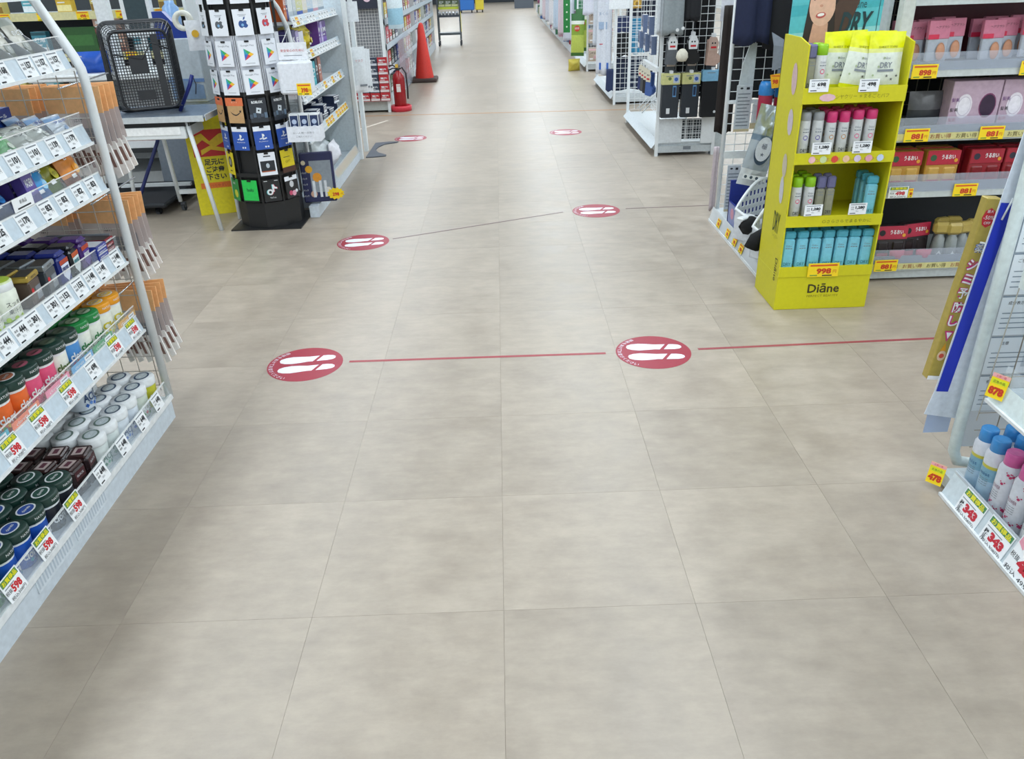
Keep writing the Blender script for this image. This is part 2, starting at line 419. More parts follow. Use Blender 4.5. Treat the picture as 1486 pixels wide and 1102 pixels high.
GUMS = {
 'gum_yellow': (gum(LIDY, (C('f2c95a'), WHITE), CREAM, (C('b9c52b'), TAGY), 'Clor', C('c3b51e'), None), 'yellow-lidded gum bottle'),
 'gum_green': (gum(LIDGR, (C('9fb59a'), C('0e6a32')), CREAM, (GRN, LIDGR), 'clorets', C('1c7a3c')), 'bright-green-lidded gum bottle'),
 'gum_berry': (gum(LIDG, (C('59685a'), C('22483c')), C('4c8fd0', .4), (C('b3267d'), OR_), 'clorets', WHITE), 'dark-lidded gum bottle, blue fruit label'),
 'gum_lime': (gum(LIDG, (C('5d6f5c'), C('22483c')), CREAM, (OR_, RED), 'clorets', C('4a6a28')), 'dark-lidded gum bottle, white fruit label'),
 'gum_pink': (gum(LIDG, (C('a8576c'), C('22483c')), PK, (RED, C('c22a5e')), 'clorets', WHITE), 'dark-lidded gum bottle, pink label'),
 'gum_orange': (gum(LIDG, (C('b06a4c'), WHITE), OR_, (GRN, TAGY), 'clorets', WHITE), 'dark-lidded gum bottle, orange label'),
 'gum_cyan': (gum(LIDG, (C('4f8d9b'), WHITE), CY, (WHITE, CY), 'clorets', WHITE), 'dark-lidded gum bottle, turquoise label'),
 'gum_black': (gum(LIDG, (C('2a5045'), WHITE), C('22262f', .35), (C('3a4150'), C('55606e')), 'clorets', WHITE), 'dark-lidded gum bottle, black label'),
 'gum_blue': (gum(LIDG, (C('2f4f9c'), WHITE), C('1f58b8', .35), (C('0d3f93'), CY), 'clorets', WHITE), 'dark-lidded gum bottle, blue label'),
 'gum_leaf': (gum(LIDG, (C('4f7f4b'), WHITE), C('3a9a3c', .35), (C('1f7a2c'), C('8fc63a')), 'clorets', WHITE), 'dark-lidded gum bottle, leaf green label'),
 'gum_acuo': (gum(WHITE, (C('4b5d70'), C('dfe6ea')), C('dfe8f0', .35), (C('2a62b8'), C('5d8bd0')), 'ACUO', C('33507c')), 'white gum bottle with blue bubbles label'),
 'gum_mint': (gum(WHITE, (C('61766e'), C('dfe6ea')), C('dfe8e6', .35), (C('2f7a5a'), C('4fa07a')), 'ACUO', C('2f6a54')), 'white gum bottle with green label'),
 'gum_fruit': (gum(WHITE, (C('39506c'), C('dfe6ea')), C('d4ddd0', .35), (C('3f8f3a'), C('cc3b4a')), 'ACUO', C('fdfdfd')), 'white-lidded gum bottle, red fruit label'),
 'gum_lemon': (gum(WHITE, (C('39506c'), C('dfe6ea')), C('c8c63a', .35), (C('e0c81e'), C('6f8d2a')), 'ACUO', WHITE), 'white-lidded gum bottle, yellow fruit label'),
}
def tin(body, lid, txt, emb=WHITE, r_=.3):
    def mk():
        b = MB(); b.box(-.032, .032, -.02, .02, 0, .070, body, .004); b.rect(-.004, .026, .016, .050, FADE, y=-.0203); b.text(txt, .011, .034, .008, WHITE, y=-.021, w=.024)
        b.disc(-.02, .045, .007, RED, y=-.0206)
        c = MB(); c.box(-.034, .034, -.022, .022, .070, .086, lid, .003); c.box(-.028, .028, -.017, .017, .086, .0868, C('2a2522', .4)); c.text(txt, 0, .078, .006, INK, y=-.0225)
        return [('box', b, None), ('lid', c, None)]
    return mk
def mint(col, band, shield, txt, tc):
    def mk():
        b = MB(); b.box(-.027, .027, -.034, .034, 0, .076, col, .007)
        b.rect(-.024, .024, .056, .068, band, y=-.0345); b.text('RUSH', 0, .062, .006, TAGR, y=-.0352, w=.036)
        b.poly([(-.022, .055), (-.020, .026), (0, .006), (.020, .026), (.022, .055)], shield, y=-.0347)
        b.text(txt, 0, .042, .013, tc, y=-.0355, w=.038, bold=.04)
        c = MB(); c.box(-.0272, .0272, -.0342, .0342, .0755, .090, col, .009)
        return [('bottle', b, None), ('cap', c, None)]
    return mk
NAVY = C('23307c', .25); PURP = C('45286f', .25); BLK2 = C('191b22', .22)
def whitejar():
    b = MB(); b.lathe([(0, 0), (.038, 0), (.040, .006), (.040, .070), (.036, .078)], [C('8ec21e'), C('8ec21e'), C('e6ebdd'), C('e6ebdd')], 18)
    b.text('スッキリ', 0, .045, .012, INK, bend=.0405); b.text('果汁グミ', 0, .026, .012, INK, bend=.0405)
    for k in range(4): b.text('●', -.03+.02*k, .008, .012, C('b7d82a'), bend=.0404)
    c = MB(); c.lathe([(.036, .076), (.038, .078), (.038, .096), (.034, .1), (0, .1)], [WHITE, WHITE, C('d6e3b0'), C('a9c33e')], 18)
    return [('jar', b, None), ('lid', c, None)]
def darktin():
    b = MB(); b.box(-.032, .032, -.028, .028, 0, .088, C('2a1c1e', .25), .008); b.rect(-.022, .022, .052, .080, C('4a2528'), y=-.0284); b.text('BLACK', 0, .066, .007, WHITE, y=-.029, w=.03)
    b.text('無糖', 0, .030, .012, C('c9c2bd'), y=-.029)
    c = MB(); c.box(-.031, .031, -.027, .027, .088, .096, C('3a2424', .25), .006); c.box(-.019, .019, -.015, .015, .096, .0966, C('b9a9a6', .3))
    c.add([(-.012, -.008, .0970), (.012, -.008, .0970), (.012, .006, .0970), (-.012, .006, .0970)], [(0, 1, 2, 3)], C('5b2b3a'))
    return [('bottle', b, None), ('cap', c, None)]
def bag(w, h, t, c1, c2, c3, txt, tcol, seed=1, v1=.7, v2=.9, rg=.5, sub=None):
    def mk():
        b = MB(); b.pillow(w, h, t, [(v1*.35, c3), (v1, c1), (v2, c2), (1, c1)], 8, 10, rough_=rg, seed=seed)
        b.text(txt, 0, h*.62, h*.13, tcol, y=-t*.56, w=w*.68, bold=.03)
        b.disc(w*.05, h*.33, h*.12, c2, y=-t*.54); b.text(sub or 'グミ', w*.05, h*.33, h*.08, tcol, y=-t*.57)
        b.rect(-w*.38, -w*.12, h*.16, h*.24, PAPER, y=-t*.50)
        return [('bag', b, None)]
    return mk
def pack(w, d, h, c1, c2, txt, tc, strip=None, bev=.0):
    def mk():
        b = MB(); b.box(-w/2, w/2, -d/2, d/2, 0, h, c1, bev)
        b.rect(-w*.48, w*.48, h*.06, h*.32, c2, y=-d/2-.0004); b.text(txt, 0, h*.64, h*.20, tc, y=-d/2-.0008, w=w*.7, bold=.03)
        b.rect(-w*.4, w*.1, h*.40, h*.45, tc, y=-d/2-.0006)
        b.add([(-w*.46, -d*.44, h+.0004), (w*.46, -d*.44, h+.0004), (w*.46, d*.44, h+.0004), (-w*.46, d*.44, h+.0004)], [(0, 1, 2, 3)], c2)
        if strip: b.rect(-w*.5, w*.5, h*.84, h*.97, strip, y=-d/2-.0006)
        return [('box', b, None)]
    return mk

# ================================================================ LEFT FRONT GONDOLA (candy)
Y1 = 2.36
lg = thing('gondola_shelf', 'white sloping candy shelf unit filling the left edge of the photo', 'shelf unit', (0, 0, 0))
b = MB(); b.box(-2.0, -1.170, -.6, 2.375, 0, .082, C('c9d3dc', .45)); b.box(-1.172, -1.160, -.6, 2.375, .075, .092, WHITE); b.build('base', lg)
b = MB(); b.box(-1.66, -1.64, -.6, 2.36, .08, 1.9, WHITE); b.build('back_panel', lg)
# end frame: white tube up the front, bent back near the top, and down the rear
fr = MB(); fr.tube([(-1.172, 2.375, .082), (-1.172, 2.375, 1.10), (-1.174, 2.375, 1.135), (-1.184, 2.375, 1.165), (-1.25, 2.375, 1.31), (-1.33, 2.375, 1.44), (-1.42, 2.375, 1.52)], .013, METAL, 12)
fr.build('end_frame', lg, label='white bent steel end tube')
gr = MB()
for k in range(9):
    x = -1.20 - .055*k; gr.tube([(x, 2.385, .1), (x, 2.385, min(1.2, 1.14+.9*(-1.17-x)))], .0016, C('a9a39b', .4, metal=.3), 4)
for k in range(20): gr.tube([(-1.17, 2.388, .12+.055*k), (-1.64, 2.388, .12+.055*k)], .0016, C('b9b6b0', .4, metal=.3), 4)
gr.build('wire_panel', lg)
ZS = [.341, .572, .80, .936, 1.136, 1.315]
FX = [-1.190, -1.186, -1.184, -1.192, -1.190, -1.245]
shelves = []
for i, (z, x) in enumerate(zip(ZS, FX)):
    b = MB(); yb = 2.355
    b.box(-1.64, x-.018, -.6, yb, z+.012, z+.043 if i < 2 else z+.030 if i < 3 else z+.026, METAL)
    # sloping ticket rail with a thin lip
    b.quad((x+.004, -.6, z), (x+.004, yb, z), (x-.012, yb, z+.052), (x-.012, -.6, z+.052), C('c4d2dd', .35))
    b.quad((x-.016, -.6, z+.052), (x-.016, yb, z+.052), (x-.002, yb, z), (x-.002, -.6, z), METAL)
    b.box(x-.004, x+.009, -.6, yb, z-.004, z+.004, WHITE); b.box(x-.014, x-.010, -.6, yb, z+.050, z+.054, WHITE)
    o = b.build('shelf', lg); shelves.append(o)
    if i < 5:
        c = MB(); c.quad((x-.010, .6, z+.05), (x-.010, yb, z+.05), (x-.012, yb, z+.085), (x-.012, .6, z+.085), CLEAR); c.box(x-.013, x-.010, .6, yb, z+.084, z+.0865, A('ffffff', .55)); c.build('clear_guard', o)
SL = math.atan2(.016, .052)
def put_tags(parent, x, z, items, rail_slope=SL):
    for (y, kind, price, kw) in items:
        put('price_tag', tagm(kind, price, **kw), parent, (x+.0055, y, z+.001), PI/2, rx=-rail_slope)
W_ = {}
put_tags(shelves[4], FX[4], ZS[4], [(2.285, 'w', '157', W_), (2.215, 'w', '157', W_), (2.145, 'w', '157', W_), (2.03, 'w', '168', W_), (1.95, 'w', '168', W_)])
put_tags(shelves[3], FX[3], ZS[3], [(2.26, 'w', '179', W_), (2.165, 'w', '139', W_), (2.065, 'w', '101', W_), (1.97, 'w', '101', W_), (1.88, 'w', '101', W_)])
put_tags(shelves[2], FX[2], ZS[2], [(2.285, 'w', '83', W_), (2.205, 'w', '82', W_), (2.115, 'w', '83', W_), (2.03, 'w', '83', W_), (1.92, 'w', '170', W_), (1.81, 'w', '125', W_), (1.73, 'w', '125', W_)])
put_tags(shelves[1], FX[1], ZS[1], [(2.31, 'w', '148', W_), (2.21, 'w', '148', W_), (2.14, 'w', '148', W_), (2.07, 'w', '153', W_), (1.99, 'w', '153', W_), (1.925, 'w', '301', W_), (1.83, 'w', '301', W_), (1.77, 'w', '444', W_), (1.70, 'w', '444', W_), (1.63, 'w', '444', W_)])
SALE = dict(wide=.070, h=.060)
put_tags(shelves[0], FX[0], ZS[0], [(2.30, 's', '598', SALE), (2.17, 's', '598', SALE), (2.02, 'w', '698', W_), (1.88, 's', '598', SALE), (1.73, 's', '598', SALE), (1.60, 's', '598', SALE), (1.48, 's', '598', SALE)])
put_tags(shelves[5], FX[5], ZS[5]-.003, [(2.25, 'w', '198', W_), (2.1, 'w', '198', W_)])
rail = MB(); rail.quad((-1.158, -.6, .092), (-1.158, 2.36, .092), (-1.172, 2.36, .145), (-1.172, -.6, .145), A('dce8f2', .22)); rail.box(-1.163, -1.158, -.6, 2.36, .090, .098, WHITE); rail.box(-1.174, -1.170, -.6, 2.36, .143, .147, WHITE)
railo = rail.build('front_rail', lg)
put_tags(railo, -1.161, .095, [(2.265, 'w', '648', W_), (2.14, 'w', '648', W_), (2.0, 'w', '648', W_), (1.855, 'w', '648', W_), (1.70, 's', '598', SALE), (1.545, 's', '598', SALE), (1.40, 's', '598', SALE)], .26)
b = MB(); b.box(-.09, .09, -.002, 0, 0, .05, C('d3dce4', .5)); [b.rect(-.085+.0125*k, -.079+.0125*k, .008, .042, C('b4c0cc', .6, vary=0), y=-.0024) for k in range(14)]
pm = b.mesh('notice_strip'); put('notice_strip', pm, lg, (-1.1695, 1.56, .03), PI/2); put('notice_strip', pm, lg, (-1.1695, 1.76, .03), PI/2)

def fill(cols, z, x0, pitch, place, rows=4, cat='gum bottle', group=None, name='gum_bottle', kinds=None, skip=None, rz=PI/2, sgn=-1):
    runs = []
    for y, k in cols: runs.append(k)
    for ci, (y, k) in enumerate(cols):
        mk, desc = kinds[k]
        same = [j for j in range(len(cols)) if runs[j] == k]
        colw = '' if len(same) == 1 else ', %s column' % (('far', 'near') if len(same) == 2 else ('far', 'middle', 'near'))[same.index(ci)]
        for r in range(rows if isinstance(rows, int) else rows[ci]):
            if skip and (ci, r) in skip: continue
            spawn(k, mk, name, '%s, %s%s, %s' % (desc, ROWN[r], colw, place), cat, (x0 + sgn*pitch*r, y + random.uniform(-.002, .002), z), rz + random.uniform(-.15, .15), group)
G = GUMS
base_cols = [(2.325, 'gum_lemon'), (2.25, 'gum_fruit'), (2.177, 'gum_acuo'), (2.104, 'gum_acuo'), (2.031, 'gum_mint'), (1.958, 'gum_mint')]
fill(base_cols, .082, -1.222, .076, 'bottom candy deck', [2, 2, 2, 3, 4, 4], group='white lidded gum bottles on the bottom deck', kinds=G)
fill([(1.745, 'gum_black'), (1.672, 'gum_black'), (1.600, 'gum_blue'), (1.527, 'gum_blue'), (1.454, 'gum_blue'), (1.38, 'gum_leaf'), (1.307, 'gum_leaf')], .082, -1.222, .076, 'bottom candy deck', 4, group='dark lidded gum bottles on the bottom deck', kinds=G)
BIG = gum(WHITE, (C('4b5d70'), C('dfe6ea')), C('dfe8f0', .35), (C('2a62b8'), C('5d8bd0')), 'ACUO', C('33507c'), None, 1.13)
for (x, y, z, lb) in ((-1.318, 2.118, .194, 'big white gum bottle stacked on top, nearest of the two'), (-1.40, 2.19, .194, 'big white gum bottle stacked on top, farther one'), (-1.375, 2.235, .082, 'big white gum bottle standing behind the fruit label bottles')):
    spawn('gum_big', BIG, 'gum_bottle', lb, 'gum bottle', (x, y, z), PI/2, 'big white gum bottles')
DT = {'dark_tin': (darktin, 'dark brown squared gum bottle with pale cap label')}
fill([(1.886, 'dark_tin'), (1.818, 'dark_tin')], .082, -1.226, .066, 'bottom candy deck', 4, name='candy_bottle', group='dark squared gum bottles', kinds=DT, cat='bottle')
s1 = [(2.30, 'gum_yellow'), (2.23, 'gum_yellow'), (2.16, 'gum_green'), (2.09, 'gum_green'), (2.02, 'gum_berry'), (1.95, 'gum_lime'), (1.88, 'gum_pink'), (1.81, 'gum_pink'), (1.74, 'gum_orange'), (1.67, 'gum_orange'), (1.60, 'gum_cyan'), (1.53, 'gum_cyan')]
fill(s1, ZS[0]+.0435, -1.250, .075, 'lowest hung shelf of the candy unit', 4, group='coloured gum bottles on the lowest hung shelf', kinds=G)
# low tray cards in front of those bottles
for y, h, nm in ((2.30, 'd8a02a', 'amber'), (2.13, '1f9a5c', 'green'), (2.0, '5aa6d8', 'sky blue'), (1.86, 'f08aa8', 'pink'), (1.70, 'ee7d55', 'orange'), (1.56, '27a7bf', 'turquoise')):
    b = MB(); b.box(-.062, .062, 0, .0015, 0, .020, C(h, .4)); b.text('clorets', -.02, .010, .009, WHITE, w=.05); b.rect(.012, .05, .003, .017, PAPER); b.rect(.018, .045, .009, .012, FADE, y=-.001)
    tag(b.build('display_card', None, (-1.2035, y, ZS[0]+.052), PI/2), '%s card strip before the gum bottles on the lowest hung shelf' % nm, 'card')
b = MB(); b.box(-.075, .075, -.06, .06, 0, .002, BLUE)
b.box(-.075, .075, -.062, -.060, 0, .03, BLUE); b.text('clorets', 0, .014, .012, WHITE, y=-.0625)
MK = {
 'mint_purple': (mint(PURP, C('b5472c'), C('5a3a94'), 'FRISK', WHITE), 'glossy purple mint bottle'),
 'mint_black': (mint(BLK2, C('c9622c'), C('dfe8ea'), 'FRISK', C('177a86')), 'glossy black mint bottle with white shield'),
 'mint_navy': (mint(NAVY, C('b5472c'), C('dde3f4'), 'FRISK', C('1c2a6a')), 'glossy navy mint bottle with white shield'),
 'tin_silver': (tin(C('3a4148', .3), C('8d959b', .3, metal=.6), 'MINTIA'), 'dark grey tin with silver lid'),
 'tin_gold': (tin(C('4a3a30', .3), C('b59a48', .3, metal=.6), 'MINTIA'), 'brown tin with gold lid'),
 'jar_lime': (whitejar, 'white jar with lime green label'),
}
z2 = ZS[1]+.0435
fill([(2.185, 'mint_purple'), (2.125, 'mint_black'), (2.062, 'mint_navy')], z2, -1.242, .072, 'second candy shelf up', 5, 'mint bottle', 'glossy mint bottles', 'mint_bottle', MK)
fill([(1.985, 'tin_silver'), (1.905, 'tin_gold')], z2, -1.225, .052, 'second candy shelf up', 5, 'tin', 'mint tins', 'mint_tin', MK)
fill([(1.815, 'jar_lime'), (1.73, 'jar_lime'), (1.645, 'jar_lime')], z2, -1.245, .085, 'second candy shelf up', 3, 'jar', 'lime labelled jars', 'candy_jar', MK)
# grey display tray with flat packs at the far end of that shelf
FL = {'flat_pack_blue': (pack(.06, .08, .014, C('2a3c9a', .3), C('c7ccd3'), 'MINT', WHITE), 'flat blue mint pack'),
      'flat_pack_red': (pack(.05, .07, .014, C('8f2230', .3), C('2b2b30'), 'MINT', WHITE), 'flat red and black mint pack')}
t = thing('display_tray', 'grey open tray with raised sides at the far end of the mint shelf', 'tray', (-1.30, 2.28, z2))
b = MB(); b.box(-.10, .095, -.065, .06, 0, .006, C('7e868d', .35)); b.box(-.10, .095, .058, .062, 0, .055, C('8d959c', .35)); b.box(-.10, -.096, -.065, .06, 0, .055, C('8d959c', .35)); b.build('tray_body', t)
k_ = 0
for r in range(4):
    for c in range(2):
        kk = 'flat_pack_red' if c else 'flat_pack_blue'
        for lay in range(3):
            spawn(kk, FL[kk][0], 'mint_pack', '%s, %s layer, %s stack back, in the grey tray' % (FL[kk][1], ['lowest', 'middle', 'top'][lay], ORD[r]), 'mint pack', (-1.232-.047*r, 2.25+.062*c-.0, z2+.0065+.0145*lay), PI/2, 'flat mint packs in the grey tray')
# bags on the third hung shelf
z3 = ZS[2]+.031
BG = {
 'bag_orange': (bag(.10, .13, .05, C('e58a1e', .3), C('f5b23a'), C('7c3a14'), 'ピュレ', WHITE, 3), 'crumpled orange sweet bag'),
 'bag_olive': (bag(.11, .14, .05, C('8f8f1d', .3), C('c7c21e'), C('4f6a1c'), 'レモン', C('2c3a10'), 4), 'olive and yellow sweet bag'),
 'bag_sky': (bag(.09, .12, .04, C('3f9fe0', .3), C('8fd0f4'), C('2367b0'), 'ソーダ', WHITE, 5), 'sky blue sweet bag'),
 'bag_blue': (bag(.13, .14, .05, C('1d4f9e', .3), C('2f8fe0'), C('123264'), 'フェットチーネ', WHITE, 6), 'royal blue sweet bag'),
 'bag_pink': (bag(.11, .12, .04, C('5a2430', .3), C('c77a90'), C('2a1520'), 'グレープ', WHITE, 7), 'dark wine and pink sweet bag'),
 'box_violet': (pack(.05, .03, .10, C('5a4a9a', .35), C('3f3380'), 'HI-CHEW', WHITE, C('7b6cc0')), 'upright violet sweet box'),
}
def row(key, KD, y, n, x0, dx, z, place, cat, name, ry=-.25, rows=None, group=None):
    for r in range(n):
        spawn(key, KD[key][0], name, '%s, %s, %s' % (KD[key][1], ROWN[r] if r < 5 else 'rear row', place), cat, (x0-dx*r, y, z), PI/2 + random.uniform(-.12, .12), group, rx=ry)
P3 = 'third candy shelf up'
row('bag_orange', BG, 2.29, 4, -1.235, .055, z3, P3 + ' by the end post', 'sweet bag', 'sweet_bag', -.35)
row('bag_olive', BG, 2.205, 4, -1.245, .055, z3, P3 + ' beside the orange bags', 'sweet bag', 'sweet_bag', -.5)
row('bag_sky', BG, 2.12, 3, -1.235, .06, z3, P3, 'sweet bag', 'sweet_bag', -.4)
row('box_violet', BG, 2.045, 4, -1.225, .04, z3, P3, 'sweet box', 'sweet_box', -.2)
row('bag_blue', BG, 1.945, 4, -1.24, .06, z3, P3, 'sweet bag', 'sweet_bag', -.75)
row('bag_pink', BG, 1.82, 4, -1.235, .06, z3, P3 + ', nearer the camera', 'sweet bag', 'sweet_bag', -.55)
row('bag_blue', BG, 1.70, 3, -1.24, .06, z3, P3 + ' beyond the wine bags', 'sweet bag', 'sweet_bag', -.6)
b = MB(); b.box(-.045, .045, -.001, .0, 0, .032, PAPER); b.text('新商品', 0, .02, .010, INK, y=-.0015); b.rect(-.03, .03, .004, .008, INK, y=-.0015)
tag(b.build('shelf_card', None, (-1.192, 1.945, ZS[2]+.056), PI/2, None), 'small white card standing above the 170 price tag', 'card')
# fourth shelf: shallow packs lying
z4 = ZS[3]+.027
LW = {
 'lie_orange': (bag(.09, .08, .03, C('e8941e', .3), C('f6c25a'), C('c05a14'), 'のど飴', WHITE, 11), 'small orange cough sweet bag'),
 'lie_green': (bag(.085, .08, .03, C('2f9c40', .3), C('d8e4d0'), C('b83a2c'), 'ハーブ', WHITE, 12), 'small green herb sweet bag'),
 'lie_silver': (bag(.09, .075, .03, C('aab0aa', .25), C('c9cfc8'), C('5c6a50'), 'ミント', INK, 13), 'silver and moss green sweet bag'),
 'lie_navy': (pack(.16, .05, .055, C('1d3b86', .35), C('2b55b0'), 'キシリトール', WHITE), 'long navy carton'),
 'lie_clear': (bag(.08, .07, .03, C('c3cfdc', .2), C('7da0c8'), C('a0aab8'), 'ラムネ', BLUE, 14), 'pale clear sweet bag'),
}
P4 = 'on the fourth candy shelf up'
for (k, y, n, rx) in (('lie_clear', 2.30, 3, -.6), ('lie_silver', 2.21, 4, -.9), ('lie_silver', 2.12, 4, -.9), ('lie_green', 2.03, 4, -.7), ('lie_orange', 1.94, 4, -.7), ('lie_orange', 1.86, 3, -.7)):
    wh = {2.30: ' by the post', 2.21: ', far column', 2.12: ', near column', 2.03: '', 1.94: ', far column', 1.86: ', near column'}[y]
    row(k, LW, y, n, -1.225, .055, z4, P4+wh, 'sweet bag', 'sweet_bag', rx)
spawn('lie_navy', LW['lie_navy'][0], 'carton', 'long navy carton at the back of the fourth hung shelf', 'carton', (-1.40, 2.24, z4+.03), PI/2)
# fifth shelf: pouches in grey dispenser boxes
z5 = ZS[4]+.027
t = thing('pouch_dispenser', 'grey divided dispenser box with slanting sides on the top candy shelf', 'dispenser', (-1.205, 0, z5))
DG = C('8a9096', .35)
for y in (2.30, 2.215, 2.13, 2.045, 1.96):
    b = MB(); P = [(0, 0), (-.01, .03), (-.17, .15), (-.28, .15), (-.28, 0)]
    b.add([(x, y-.001, z) for x, z in P]+[(x, y+.001, z) for x, z in P], [(0, 1, 2, 3, 4), (9, 8, 7, 6, 5)]+[(i, (i+1) % 5, (i+1) % 5+5, i+5) for i in range(5)], DG); b.build('divider', t)
PO = {'pouch_gold': (bag(.070, .12, .02, C('8c8f86', .2), C('d9b21e'), C('b5a24a'), '龍角散', INK, 21, .75, .97, .3, '飴'), 'silver pouch with yellow head'),
      'pouch_grey': (bag(.070, .12, .02, C('bdbcb0', .2), C('8e948c'), C('6f7668'), 'のど飴', WHITE, 22, .75, .97, .3, '飴'), 'grey green pouch')}
for ci, (y, k) in enumerate(((2.258, 'pouch_grey'), (2.172, 'pouch_grey'), (2.087, 'pouch_gold'), (2.002, 'pouch_gold'))):
    for r in range(4):
        spawn(k, PO[k][0], 'sweet_pouch', '%s, %s of the %s compartment in the top dispenser' % (PO[k][1], ROWN[r], ORD[ci]), 'sweet pouch', (-1.235-.05*r, y, z5+.004+.018*r), PI/2, 'pouches in the grey dispenser', rx=-.45)
for ci, y in enumerate((2.28, 2.17, 2.06)):
    b = MB(); b.box(-.05, .05, -.03, .03, 0, .11, C('dfe6ee', .4)); b.disc(0, .06, .02, C('6a8fc0'), y=-.0305); b.text('MASK', 0, .09, .012, BLUE, y=-.031); b.rect(-.03, .03, .02, .03, FADE, y=-.031)
    spawn('wbox', lambda b=b: [('box', b, None)], 'white_carton', 'white carton behind the dispenser, %s from the end post' % ORD[ci], 'carton', (-1.52, y, z5), PI/2, 'white cartons behind the dispenser')

# hooks beyond the end frame with brush packs
def brushpack():
    b = MB(); w_ = .17
    b.plate([(-w_/2, -.075), (w_/2, -.075), (w_/2+.006, 0), (-w_/2-.006, 0)], .003, C('f5bd84', .5))
    b.plate([(-w_/2, -.075), (-w_*.12, -.075), (-w_*.12, -.17), (-w_/2, -.17)], .002, A('dfd6d2', .8)); b.plate([(-w_*.12, -.075), (w_/2, -.075), (w_/2, -.17), (-w_*.12, -.17)], .002, A('d2c6c4', .75))
    b.text('はけ', .0, -.095, .012, INK, y=-.001); b.rect(-.03, .07, -.165, -.118, C('8f9096', .5), y=-.001)
    for k in range(4): b.rect(-.022, .062, -.158+.010*k, -.155+.010*k, FADE, y=-.0016)
    c = MB()
    for k in range(5):
        x = -.065+.033*k
        c.add([(x-.010, -.003, -.165), (x+.010, -.003, -.165), (x+.026, -.003, -.262), (x+.008, -.003, -.27), (x-.010, .003, -.165), (x+.010, .003, -.165), (x+.026, .003, -.262), (x+.008, .003, -.27)], [(0, 3, 2, 1), (4, 5, 6, 7), (0, 1, 5, 4), (1, 2, 6, 5), (2, 3, 7, 6), (3, 0, 4, 7)], C('efecea', .5)); c.add([(x-.002, -.0036, -.19), (x+.008, -.0036, -.19), (x+.016, -.0036, -.235), (x+.006, -.0036, -.235)], [(0, 3, 2, 1)], C('8a6a62', .6))
    return [('header_card', b, None), ('brush_row', c, None)]
for ti, zt in enumerate((1.07, .735, .435)):
    for ci, xx in enumerate((-1.262, -1.465)):
        hk = MB(); hk.tube([(xx, 2.39, zt+.012), (xx, 2.72, zt+.018)], .0025, CHROME, 6); hk.build('hook', lg)
        for k in range(4):
            y = 2.45+.026*k
            lb = 'orange-headed brush pack beyond the post, %s tier, %s column, %s from front' % (['top', 'middle', 'lowest'][ti], ['right', 'left'][ci], ORD[k])
            spawn('brushpack', brushpack, 'brush_pack', lb, 'brush pack', (xx, y, zt+.01), -.10+.10*k+random.uniform(-.03, .03), 'orange headed brush packs', rx=.03+.05*k)
# ================================================================ LEFT: table with basket, trolley, sign, desk
t = thing('folding_table', 'white splay-legged folding table under the black basket', 'table', (-1.95, 4.8, 0))
o_ = Vector((-1.95, 4.8, 0))
def rel(*p): return tuple(Vector(p)-o_)
b = MB(); b.box(-.42, .29, -.22, .22, .652, .672, C('6f7c8c', .25), .006); b.box(-.42, .29, -.226, -.22, .640, .672, C('c3c9cc', .35)); b.box(.29, .296, -.2, .2, .640, .672, C('c3c9cc', .35)); b.build('tabletop', t)
for i, (p, q) in enumerate((((-1.775, 4.62, .65), (-1.706, 4.63, 0)), ((-1.69, 4.95, .65), (-1.665, 4.87, 0)), ((-2.30, 4.62, .65), (-2.36, 4.62, 0)), ((-2.30, 4.98, .65), (-2.36, 5.0, 0)))):
    MB().tube([rel(*p), rel(*q)], .013, METAL, 8).build('leg', t)
b = MB(); b.box(-.26, .165, -.20, .1, .545, .612, METAL, .004); b.box(-.23, .14, -.206, -.2, .570, .612, C('f2f4f4', .4)); b.box(-.28, .19, -.19, .15, .612, .652, C('1b1d20', .5)); b.build('drawer', t)
